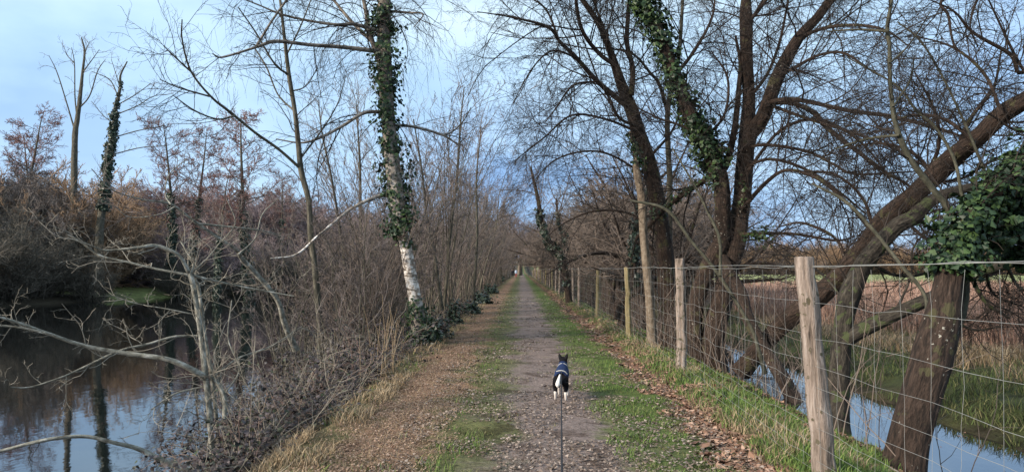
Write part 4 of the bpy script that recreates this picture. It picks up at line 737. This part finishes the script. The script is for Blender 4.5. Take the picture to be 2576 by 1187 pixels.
# brambles over the bank
g = Geo(); gl_ = Geo()
def bank_ok(x, y, over=.15): return (x > near_x(y) - over) & ~((x > -2.45 + .3 * vn(y, 0 * y, 1.1, 30)) & (y < 14)) & (np.hypot(x + 2.1, y - 16.2) > .8) & (x > -.40 * y)
x, y = scatter_xy(1900, -4.7, -2.15, 5.0, 60); keep = bank_ok(x, y); x, y = x[keep], y[keep]
S = np.column_stack([x, y, np.maximum(height(x, y), -1.0)]); n = len(x); a = r.uniform(0, 6.28, n)
P, Rr = grow(r, S, np.stack([np.cos(a) * .7, np.sin(a) * .7, np.ones(n)], 1), r.uniform(.45, 1.3, n) * (.35 + .95 * vn(x, y, 1.3, 31)), np.full(n, .0045), 9, .13, -.15, .4); tubes(g, P, Rr, 3)
S2, D2, L2, q2 = spawn(r, P, Rr, 3, .3, 1, (30, 80), (.2, .5), .7, rmin=.003); P2, R2 = grow(r, S2, D2, L2, q2, 4, .15, -.08); tubes(g, P2, R2, 3)
tag(g.build('bramble_canes', M['cane'], smooth=False), 'tangle of arching bramble canes on the bank between pond and path', 'brambles', kind='stuff')
C = np.concatenate([P[:, 2:].reshape(-1, 3), P2[:, 1:].reshape(-1, 3)]); C = np.repeat(C, 3, 0); C = C + r.normal(size=C.shape) * .04; C = C[(r.random(len(C)) < .8)]
leaves(gl_, r, C, np.tile([0, -.2, 1.], (len(C), 1)), np.full(len(C), .033) * (1 + .02 * C[:, 1]))
x, y = scatter_xy(70000, -4.7, -2.1, 5.0, 80); kp = bank_ok(x, y, .0) & (vn(x, y, .9, 32) > .33); x, y = x[kp], y[kp]; C = np.column_stack([x, y, np.maximum(height(x, y), -.95) + r.random(len(x)) ** 2 * .3])
leaves(gl_, r, C, np.tile([0, -.2, 1.], (len(C), 1)), np.full(len(C), .033) * (1 + .02 * C[:, 1]))
tag(gl_.build('bramble_leaves', M['bramble'], smooth=False), 'dark purplish bramble leaves smothering the bank beside the pond', 'brambles', kind='stuff')
# thin pale bare sticks standing in the brambles
g = Geo(); x, y = scatter_xy(360, -4.7, -2.2, 6, 26); kp = bank_ok(x, y, .3); x, y = x[kp], y[kp]; n = len(x)
S = np.column_stack([x, y, np.maximum(height(x, y), -1)]); D = r.normal(size=(n, 3)) * .5; D[:, 2] = 1
P, Rr = grow(r, S, D, r.uniform(.3, 1.7, n) ** 1.0, np.full(n, .005), 8, .15, -.03, .3); tubes(g, P, Rr, 3)
S2, D2, L2, q2 = spawn(r, P, Rr, 4, .25, 1, (25, 60), (.2, .5), .7, rmin=.0025); P2, R2 = grow(r, S2, D2, L2, q2, 4, .14, .0); tubes(g, P2, R2, 3)
S2, D2, L2, q2 = spawn(r, P2, R2, 3, .25, 1, (25, 60), (.2, .5), .7, rmin=.002); P3, R3 = grow(r, S2, D2, L2, q2, 3, .14, .0); tubes(g, P3, R3, 3)
tag(g.build('dry_stalks', M['twig_pale'], smooth=False), 'pale dry stalks and twigs standing up through the brambles', 'dry stalks', kind='stuff')
g = Geo(); n = 20; y = r.uniform(11.2, 13.6, n); x = -1.95 - r.random(n) * .45; S = np.column_stack([x, y, height(x, y)]); D = r.normal(size=(n, 3)) * .10; D[:, 2] = 1; D[:, 0] += .05
P, Rr = grow(r, S, D, r.uniform(.6, 1.35, n), np.full(n, .006), 8, .04, .0, .4); tubes(g, P, Rr, 4)
tag(g.build('straw_stalks', M['grass_dry'], smooth=False), 'cluster of tall straw-pale stalks on the bank lip in front of the birch foot', 'dry stalks', kind='stuff')
# reeds
g = Geo(); n = 90000; y = 1 / (1 / 17. + r.random(n) * (1 / 92. - 1 / 17.)); x = 9.5 + r.random(n) * (y * .95 + 4)
k = (x > 8 + 4 * vn(x, y, 4., 5)) & ((y > 23) | (x > 11)); x, y = x[k], y[k]; n = len(x)
blades(g, r, np.column_stack([x, y, height(x, y)]), r.uniform(.55, 1.05, n) * (.8 + .4 * vn(x, y, 3., 6)), np.full(n, .35), .012 + .0007 * y)
tag(g.build('reed_bed', M['reed'], smooth=False), 'pinkish-brown bed of dead reeds filling the field beyond the ditch', 'reeds', kind='stuff')
# grass layers
def grass(name, label, mat, n, x0, x1, y0, y1, h, lean, wd, mask=None, kind='stuff'):
    g = Geo(); x, y = scatter_xy(n, x0, x1, y0, y1)
    if mask is not None: kp = mask(x, y); x, y = x[kp], y[kp]
    m_ = len(x); z = height(x, y); ok = z > -.97; x, y, z = x[ok], y[ok], z[ok]; m_ = len(x)
    blades(g, r, np.column_stack([x, y, z - .005]), r.uniform(h[0], h[1], m_), np.full(m_, lean), wd * (1 + .06 * y)); return tag(g.build(name, M[mat], smooth=False), label, 'grass', kind=kind)
grass('verge_grass', 'green grass along the path side of the fence', 'grass', 70000, .7, 3.6, 3.2, 60, (.02, .07), .9, .004, lambda x, y: (vn(x, y, .5, 11) + .35 * vn(x, y, .15, 12) > np.interp(x, [.7, .95, 1.5, 1.8, 2.05, 2.4, 3.6], [1.1, .62, .5, .95, .95, .45, .6])))
grass('bank_grass', 'longer green grass tufts under the fence and down the ditch bank', 'grass', 42000, 2.05, 4.1, 3.0, 40, (.04, .13), .9, .005, lambda x, y: vn(x, y, .45, 13) > .42)
grass('worn_grass', 'thin worn grass among leaves on both sides of the track', 'grass_worn', 70000, -1.7, 1.9, 3.0, 60, (.015, .045), 1.0, .004, lambda x, y: (vn(x, y, .45, 14) + .3 * vn(x, y, .12, 15) > np.interp(x, [-1.7, -1.5, -.9, -.6, -.25, .0, .8, 1.0, 1.9], [.8, .98, .95, .55, .55, 1.0, 1.0, .6, .7])))
grass('left_tufts', 'green grass tufts along the left edge of the path', 'grass', 16000, -2.3, -.35, 3.2, 30, (.03, .10), .9, .004, lambda x, y: vn(x, y, .4, 16) > np.interp(x, [-2.3, -1.7, -1.5, -.9, -.6, -.35], [.55, .6, .9, .9, .58, .7]))
grass('dry_verge_grass', 'bleached dead grass tufts at the foot of the fence', 'grass_dry', 24000, 2.0, 2.9, 3.2, 60, (.04, .17), 1.2, .004, lambda x, y: ((vn(x, y, .5, 17) > .62) & (r.random(len(x)) < .5)) | ((y > 11) & (x > 2.2) & (x < 2.6) & (r.random(len(x)) < .3)))
grass('dry_bank_grass', 'straw-coloured dead grass along the left lip of the path', 'grass_dry', 17000, -2.35, -1.6, 3.4, 40, (.04, .16), 1.1, .005, lambda x, y: vn(x, y, .4, 18) > .45)
grass('far_bank_grass', 'rough green grass on the far bank of the ditch', 'grass_bank', 60000, 6.1, 13, 5, 40, (.04, .22), 1.1, .006, lambda x, y: vn(x, y, .8, 19) > .4)
grass('pale_sedge', 'pale bleached sedge on the far bank of the ditch before the reeds', 'grass_dry', 15000, 8.4, 14, 12, 30, (.15, .45), .9, .007, lambda x, y: vn(x, y, 1.3, 20) > .56)
grass('pond_edge_grass', 'dead grass and sticks at the near pond edge', 'grass_dry', 2500, -3.2, -2.1, 4, 9, (.04, .2), .9, .004)
g = Geo(); pts = []
for (cx, cy, sp, n_) in ((3.6, 18.2, .5, 60), (4.1, 16.2, .6, 70), (4.5, 13.2, .4, 22), (3.9, 21, .9, 60), (4.3, 10.8, .35, 10), (3.9, 8.4, .35, 12), (5.2, 17.5, .9, 40), (6.2, 16, 1.0, 40), (6.5, 20, 1.2, 50), (3.3, 26, 1., 70), (3.5, 33, 1.2, 80)):
    pts.append(np.column_stack([cx + r.normal(size=n_) * sp, cy + r.normal(size=n_) * sp * 1.2]))
pts = np.concatenate(pts); pts = pts[(pts[:, 0] > 2.75)]; n = len(pts); S = np.column_stack([pts, np.maximum(height(pts[:, 0], pts[:, 1]), -.75)])
D = r.normal(size=(n, 3)) * .22; D[:, 2] = 1; P, Rr = grow(r, S, D, r.uniform(.5, 2.1, n), np.full(n, .007), 9, .09, .0, .3); tubes(g, P, Rr, 3)
S2, D2, L2, q2 = spawn(r, P, Rr, 4, .2, 1, (20, 60), (.2, .5), .7, rmin=.003); P2, R2 = grow(r, S2, D2, L2, q2, 4, .14, .0); tubes(g, P2, R2, 3)
tag(g.build('willow_suckers', M['twig_brown'], smooth=False), 'thin brown suckers and brush around the willow bases by the ditch', 'brush', kind='stuff')
# fallen leaves
def litter(name, label, mat, n, x0, x1, y0, y1, size, mask=None, up=.02):
    g = Geo(); x, y = scatter_xy(n, x0, x1, y0, y1)
    if mask is not None: kp = mask(x, y); x, y = x[kp], y[kp]
    C = np.column_stack([x, y, height(x, y) + .006 + r.random(len(x)) * up]); leaves(g, r, C, np.tile([0, 0, 2.2], (len(x), 1)), size * (1 + .04 * y), .5); return tag(g.build(name, M[mat], smooth=False), label, 'leaves', kind='stuff')
litter('fallen_leaves', 'small grey-brown fallen leaves scattered over the track', 'leaf', 52000, -1.2, 2.1, 2.6, 45, .021, lambda x, y: vn(x, y, .6, 23) + .4 * vn(x, y, .2, 24) > .62)
litter('leaf_drift', 'reddish-brown leaf litter lying along the left side of the path', 'leaf_drift', 52000, -1.95, -.35, 2.6, 60, .015, lambda x, y: r.random(len(x)) < np.interp(x + .5 * (vn(x, y, .5, 25) - .5), [-1.95, -1.6, -1.0, -.4], [.15, 1, .9, .0]))
grass('drift_grass', 'matted dead grass among the leaf litter on the left of the path', 'grass_dry', 26000, -1.95, -.7, 3.0, 40, (.01, .05), 1.6, .003)
litter('furrow_leaves', 'russet leaves collected in the furrow beside the fence', 'leaf_red', 17000, 1.55, 2.6, 2.6, 50, .04, lambda x, y: vn(x, y, .35, 21) + .5 * np.exp(-((x - 1.95) / .2) ** 2) > .6)
litter('oak_leaves', 'large pale brown leaves lying by the nearest fence post', 'leaf_red', 260, 1.5, 2.4, 3.2, 8, .085)
def float_leaves(name, label, n, x0, x1, y0, y1, z, mask):
    g = Geo(); x, y = scatter_xy(n, x0, x1, y0, y1); kp = mask(x, y); x, y = x[kp], y[kp]; leaves(g, r, np.column_stack([x, y, np.full(len(x), z + .006)]), np.tile([0, 0, 6.], (len(x), 1)), np.full(len(x), .04), .1); tag(g.build(name, M['leaf_red'], smooth=False), label, 'leaves', kind='stuff')
float_leaves('floating_leaves', 'dead leaves floating on the ditch water', 700, 3.9, 6.2, 5, 30, DITCH_Z, lambda x, y: vn(x, y, .9, 33) + .5 * (np.abs(x - 5.1) > .7) > .85)
float_leaves('pond_floating_leaves', 'dead leaves floating along the near edge of the pond', 500, -7, -3.2, 6, 26, POND_Z, lambda x, y: (vn(x, y, 1.1, 34) > .55) & (x > near_x(y) - 1.6))
litter('ditch_leaves', 'dead leaves on the ditch banks', 'leaf_red', 14000, 2.8, 4.5, 3.5, 35, .04)

# ------------------------------------------------------------------ fence
FX = 2.45
fence_x = lambda y: np.interp(y, [-1, 5.95, 12, 200], [2.17, 2.31, 2.49, 2.49])
fence = empty('wire_fence', (FX, 6, 0), 'wooden-post and wire mesh stock fence running along the right of the path', 'fence')
def post(y, w, h, lean, seed, mat='post', x=None):
    x = float(fence_x(y)); r = np.random.default_rng(seed); g = Geo(); n = 14; k = 36; z = np.linspace(-.3, h, n)
    P = np.column_stack([x + lean[0] * z + .006 * r.normal(size=n), y + lean[1] * z + .006 * r.normal(size=n), z + gz(x, y)])
    R = np.linspace(w / 2 * 1.08, w / 2 * .86, n) * (1 + .035 * r.normal(size=n)); P = P[None]; R = R[None]
    P = np.concatenate([P, P[:, -1:] + [[[0, 0, .008]]], P[:, -1:] + [[[0, 0, .010]]]], 1); R = np.concatenate([R, R[:, -1:] * .9, R[:, -1:] * .01], 1)
    g2 = Geo(); tubes(g2, P, R, k); V = g2.V[0].reshape(n + 2, k, 3); a_ = .05 * np.sin(np.arange(k) * .8 + r.uniform(0, 6)) + r.normal(size=k) * .02
    c = P[0][:, None, :]; V = c + (V - c) * (1 + a_[None, :, None] + .02 * r.normal(size=(n + 2, k, 1))); crack = int(((V[5] - c[5]) @ np.array([-.25 + .3 * r.normal(), -1, 0])).argmax()); V[:-2, crack] = c[:-2, 0] + (V[:-2, crack] - c[:-2, 0]) * .76
    g2.V[0] = V.reshape(-1, 3); o = g2.build('post', M[mat], fence, (FX, 6, 0)); return o
post(5.95, .165, 1.665, (-.074, .02), 1); post(12.0, .155, 1.72, (-.01, .0), 2); post(17.8, .125, 1.60, (-.03, 0), 3, 'post_green')
yy = 24.6; i = 0
for yy in (25.2, 33, 36.6, 43, 49.7, 55, 61, 66, 72, 77.5, 83, 90, 96.5, 104, 112, 121, 131, 141, 152, 163): post(yy, .11 + .0003 * yy, R_.uniform(1.5, 1.66), (R_.uniform(-.02, .02), R_.uniform(-.02, .02)), 10 + i, 'post' if i % 3 else 'post_green'); i += 1
post(-.5, .13, 1.7, (0, 0), 60)
g = Geo(); H = [1.60, 1.33, 1.08, .86, .68, .52, .38, .26, .15, .05]
ry = np.random.default_rng(7)
yv = np.concatenate([np.arange(.6, 34, .33), np.arange(34, 165, .66)]); wx = fence_x(yv) - .07 + .018 * np.sin(yv * .5) + ry.normal(size=len(yv)) * .008
for hi, h in enumerate(H):
    z = h + .012 * np.sin(yv * .52 + hi) + ry.normal(size=len(yv)) * .008 + height(np.full(len(yv), FX), yv) * .5
    P = np.column_stack([wx, yv, z]); tubes(g, P, np.full(len(yv), .0012 if hi else .0019) * (1 + yv * .015), 4)
P = np.column_stack([wx, yv, 1.635 + .01 * np.sin(yv * .9)]); tubes(g, P, .0022 * (1 + yv * .015), 4)
for q in range(len(yv)):
    if yv[q] > 60: break
    zs = np.linspace(1.60, .03, 9); P = np.column_stack([wx[q] + ry.normal(size=9) * .006, yv[q] + ry.normal(size=9) * .010 + .05 * ry.normal() * (1.6 - zs) * .6, zs]); tubes(g, P, np.full(9, .0010) * (1 + yv[q] * .015), 3)
g.build('wire_mesh', M['wire'], fence, (FX, 6, 0))

# ------------------------------------------------------------------ skinned figures
def skin(name, verts, edges, rad, mat, parent, sub=2, root=0, smooth=True):
    me = bpy.data.meshes.new(name); me.from_pydata([tuple(v) for v in verts], edges, []); o = bpy.data.objects.new(name, me); COL.objects.link(o); o.parent = parent
    md = o.modifiers.new('skin', 'SKIN'); md.use_smooth_shade = smooth
    if not me.skin_vertices: print('no skin layer')
    for i, rr in enumerate(rad): me.skin_vertices[0].data[i].radius = rr if hasattr(rr, '__len__') else (rr, rr); me.skin_vertices[0].data[i].use_root = (i == root)
    ss = o.modifiers.new('sub', 'SUBSURF'); ss.levels = sub; ss.render_levels = sub
    bpy.context.view_layer.update(); dg = bpy.context.evaluated_depsgraph_get(); m2 = bpy.data.meshes.new_from_object(o.evaluated_get(dg)); o.modifiers.clear(); o.data = m2
    m2.materials.clear(); m2.materials.append(mat)
    return o
def zmat(name, stops, lo, hi, ax='Z'):
    m, nt, b = principled(name); t = N(nt, 'ShaderNodeTexCoord'); s = N(nt, 'ShaderNodeSeparateXYZ'); nt.links.new(t.outputs['Object'], s.inputs[0])
    nz = N(nt, 'ShaderNodeTexNoise'); nz.inputs['Scale'].default_value = 18; nt.links.new(t.outputs['Object'], nz.inputs[0])
    ad = N(nt, 'ShaderNodeMath', operation='MULTIPLY_ADD'); ad.inputs[1].default_value = (hi - lo) * .12; nt.links.new(nz.outputs[0], ad.inputs[0]); nt.links.new(s.outputs[ax], ad.inputs[2])
    mr = N(nt, 'ShaderNodeMapRange'); mr.inputs[1].default_value = lo; mr.inputs[2].default_value = hi; nt.links.new(ad.outputs[0], mr.inputs[0])
    cr = N(nt, 'ShaderNodeValToRGB'); setramp(cr, stops); cr.color_ramp.interpolation = 'CONSTANT'; nt.links.new(mr.outputs[0], cr.inputs[0]); nt.links.new(cr.outputs[0], b.inputs['Base Color']); b.inputs['Roughness'].default_value = .9; b.inputs['Specular IOR Level'].default_value = .12; return m
def flat(name, c, rough=.9):
    return pmat(name, [tuple(v * .8 for v in c), tuple(min(1, v * 1.15) for v in c)], (30, 30, 30), rough=rough, bump=.1)
DX, DY = .485, 9.45; dz = gz(DX, DY)
dog = empty('dog', (DX, DY, dz), 'small black and white dog in a navy coat walking ahead on the lead', 'dog')
dm = zmat('dog_fur', [(0, (.55, .50, .46)), (.33, (.006, .0055, .007)), (1, (.006, .0055, .007))], 0, .42)
V = [(0, 0, .275), (0, .10, .285), (0, .22, .290), (0, .32, .300), (0, .385, .345), (0, .43, .405), (0, .47, .445), (0, .55, .437), (0, .61, .425),          # 0-8 spine, neck, skull, muzzle
     (-.052, -.02, .235), (-.064, .045, .165), (-.062, .005, .095), (-.062, .030, .032), (-.062, .06, .012),                                         # 9-13 left hind
     (.052, -.02, .235), (.062, .02, .165), (.058, -.035, .095), (.060, -.020, .030), (.062, .01, .012),                                               # 14-18 right hind
     (-.045, .32, .22), (-.046, .34, .13), (-.044, .375, .035), (-.044, .40, .014), (.045, .32, .22), (.05, .34, .13), (.06, .33, .03), (.06, .355, .012)]
E = [(0, 1), (1, 2), (2, 3), (3, 4), (4, 5), (5, 6), (6, 7), (7, 8), (0, 9), (9, 10), (10, 11), (11, 12), (12, 13), (0, 14), (14, 15), (15, 16), (16, 17), (17, 18), (3, 19), (19, 20), (20, 21), (21, 22), (3, 23), (23, 24), (24, 25), (25, 26)]
Rd = [(.062, .068), (.062, .062), (.072, .080), (.066, .075), .054, .050, .058, .030, .019, (.042, .048), .034, .017, .014, .016, (.042, .048), .034, .017, .014, .016, .03, .019, .014, .015, .03, .019, .014, .015]
skin('body', V, E, Rd, dm, dog)
g = Geo()
for sx in (-1, 1):
    P = cat([(sx * .028, .455, .455, .026), (sx * .038, .452, .482, .021), (sx * .046, .450, .508, .012), (sx * .050, .449, .525, .002)], 8); tubes(g, P[None, :, :3] , P[None, :, 3], 10)
g.build('ears', flat('dog_ear_fur', (.006, .0055, .007)), dog)
coat_m = flat('navy_coat', (.006, .018, .065), .85)
g = Geo(); ys_ = [.03, .045, .07, .12, .22, .31, .36, .395]; zc_ = [.287, .287, .288, .292, .297, .312, .348, .385]; rx_ = [.058, .076, .083, .082, .086, .078, .064, .056]; rz_ = [.045, .066, .074, .074, .085, .082, .064, .054]; k = 22; VV = []
for q in range(len(ys_)):
    for j in range(k):
        a = math.radians(-35 + 250 * j / (k - 1)); VV.append((rx_[q] * math.cos(a), ys_[q] - (.03 if q > 5 else 0) * math.sin(a), zc_[q] + rz_[q] * math.sin(a)))
Q = [(q * k + j, q * k + j + 1, (q + 1) * k + j + 1, (q + 1) * k + j) for q in range(len(ys_) - 1) for j in range(k - 1)]
g.add(VV, Q); o = g.build('coat', coat_m, dog); sm = o.modifiers.new('thick', 'SOLIDIFY'); sm.thickness = .006; sm.offset = 1
g = Geo(); P = cat([(-.004, -.055, .325, .009), (-.012, -.085, .29, .014), (-.020, -.100, .25, .022), (-.026, -.104, .215, .026), (-.026, -.100, .190, .016), (-.024, -.096, .175, .003)], 14); tubes(g, P[None, :, :3], P[None, :, 3], 12)
g.build('tail', flat('white_fur', (.72, .69, .66)), dog)
g = Geo(); a = np.linspace(0, 2 * np.pi, 25); P = np.column_stack([.060 * np.cos(a), .352 + .02 * np.sin(a) * -1, .352 + .062 * np.sin(a)]); tubes(g, P, np.full(25, .004), 6)
P = cat([(-.05, -.0, .356, .006), (0, -.005, .368, .006), (.045, .0, .358, .006), (.075, .01, .325, .005)], 12); tubes(g, P[None, :, :3], P[None, :, 3], 6)
g.build('harness', flat('grey_webbing', (.45, .44, .42)), dog)
dog.rotation_euler = (0, 0, math.radians(-7)); dog.scale = (1.06, 1.03, 1.01)
# lead: flat tape from the dog's back to the walker's hand (out of view)
p0_ = np.array([DX + .01, DY + .03, dz + .368]); p1_ = np.array([.03, .55, 1.02]); t = np.linspace(0, 1, 40)[:, None]
P = p0_ * (1 - t) + p1_ * t; P[:, 2] -= .10 * 4 * (t * (1 - t))[:, 0]; wv = np.array([.005, 0, 0]); hv = np.array([0, 0, .0012])
g = Geo(); VV = np.stack([P - wv - hv, P + wv - hv, P + wv + hv, P - wv + hv], 1); Q = [(4 * i + j, 4 * i + (j + 1) % 4, 4 * i + 4 + (j + 1) % 4, 4 * i + 4 + j) for i in range(39) for j in range(4)]
g.add(VV.reshape(-1, 3), Q); tag(g.build('dog_lead', flat('black_lead', (.018, .018, .022))), 'dark tape dog lead running from the dog down out of the bottom of the view', 'lead')

def person(loc, label, top, trousers, hair, bulk=1.0, seed=0):
    root = empty('person', loc, label, 'person'); s = bulk
    V = [(0, 0, .95), (0, 0, 1.12), (0, .01, 1.32), (0, .01, 1.45), (0, .015, 1.54), (0, .02, 1.62), (0, .01, 1.70), (-.09, 0, .88), (-.10, .08, .50), (-.10, -.02, .09), (-.10, .12, .03), (.09, 0, .88), (.10, -.05, .50), (.10, -.25, .14), (.10, -.16, .04),
         (-.18, 0, 1.40), (-.24, -.03, 1.13), (-.22, .08, .90), (-.22, .11, .80), (.18, 0, 1.40), (.24, .02, 1.13), (.22, .12, .92), (.22, .16, .83)]
    E = [(0, 1), (1, 2), (2, 3), (3, 4), (4, 5), (5, 6), (0, 7), (7, 8), (8, 9), (9, 10), (0, 11), (11, 12), (12, 13), (13, 14), (3, 15), (15, 16), (16, 17), (17, 18), (3, 19), (19, 20), (20, 21), (21, 22)]
    Rd = [(.16, .12), (.14, .11), (.17, .12), (.13, .09), .055, (.08, .10), (.07, .08), .09, .062, .045, .04, .09, .062, .045, .04, .06, .048, .036, .03, .06, .048, .036, .03]
    skin('body', V, E, Rd, zmat('clothes', [(0, trousers), (.47, top), (.82, (.42, .26, .20)), (1, (.42, .26, .2))], 0, 1.8), root)
    g = Geo(); rr = [(.30, .0), (.80, .20 * s), (.95, .215 * s), (1.15, .20 * s), (1.35, .215 * s), (1.45, .16 * s), (1.50, .07)]; k = 16
    V = [(r_ * math.cos(2 * math.pi * j / k), r_ * .68 * math.sin(2 * math.pi * j / k), z) for z, r_ in rr[1:] for j in range(k)]
    g.add(V, [(i * k + j, i * k + (j + 1) % k, (i + 1) * k + (j + 1) % k, (i + 1) * k + j) for i in range(len(rr) - 2) for j in range(k)]); g.build('jacket', flat('jacket', top), root)
    g = Geo(); P = np.array([[0, .0, 1.56], [0, .0, 1.62], [0, .0, 1.68], [0, .0, 1.725], [0, 0, 1.74]]); tubes(g, P, np.array([.085, .105, .10, .06, .005]), 14); g.build('hair', flat('hair', hair), root)
    return root
person((-1.72, 165, gz(-1.7, 165)), 'person in dark clothes walking away, left one of the two distant walkers', (.01, .012, .02), (.015, .015, .02), (.02, .015, .01))
person((-1.0, 164, gz(-1, 164)), 'person in a pale blue jacket and red trousers, right one of the distant walkers', (.50, .60, .75), (.45, .05, .05), (.02, .015, .01), 1.15)
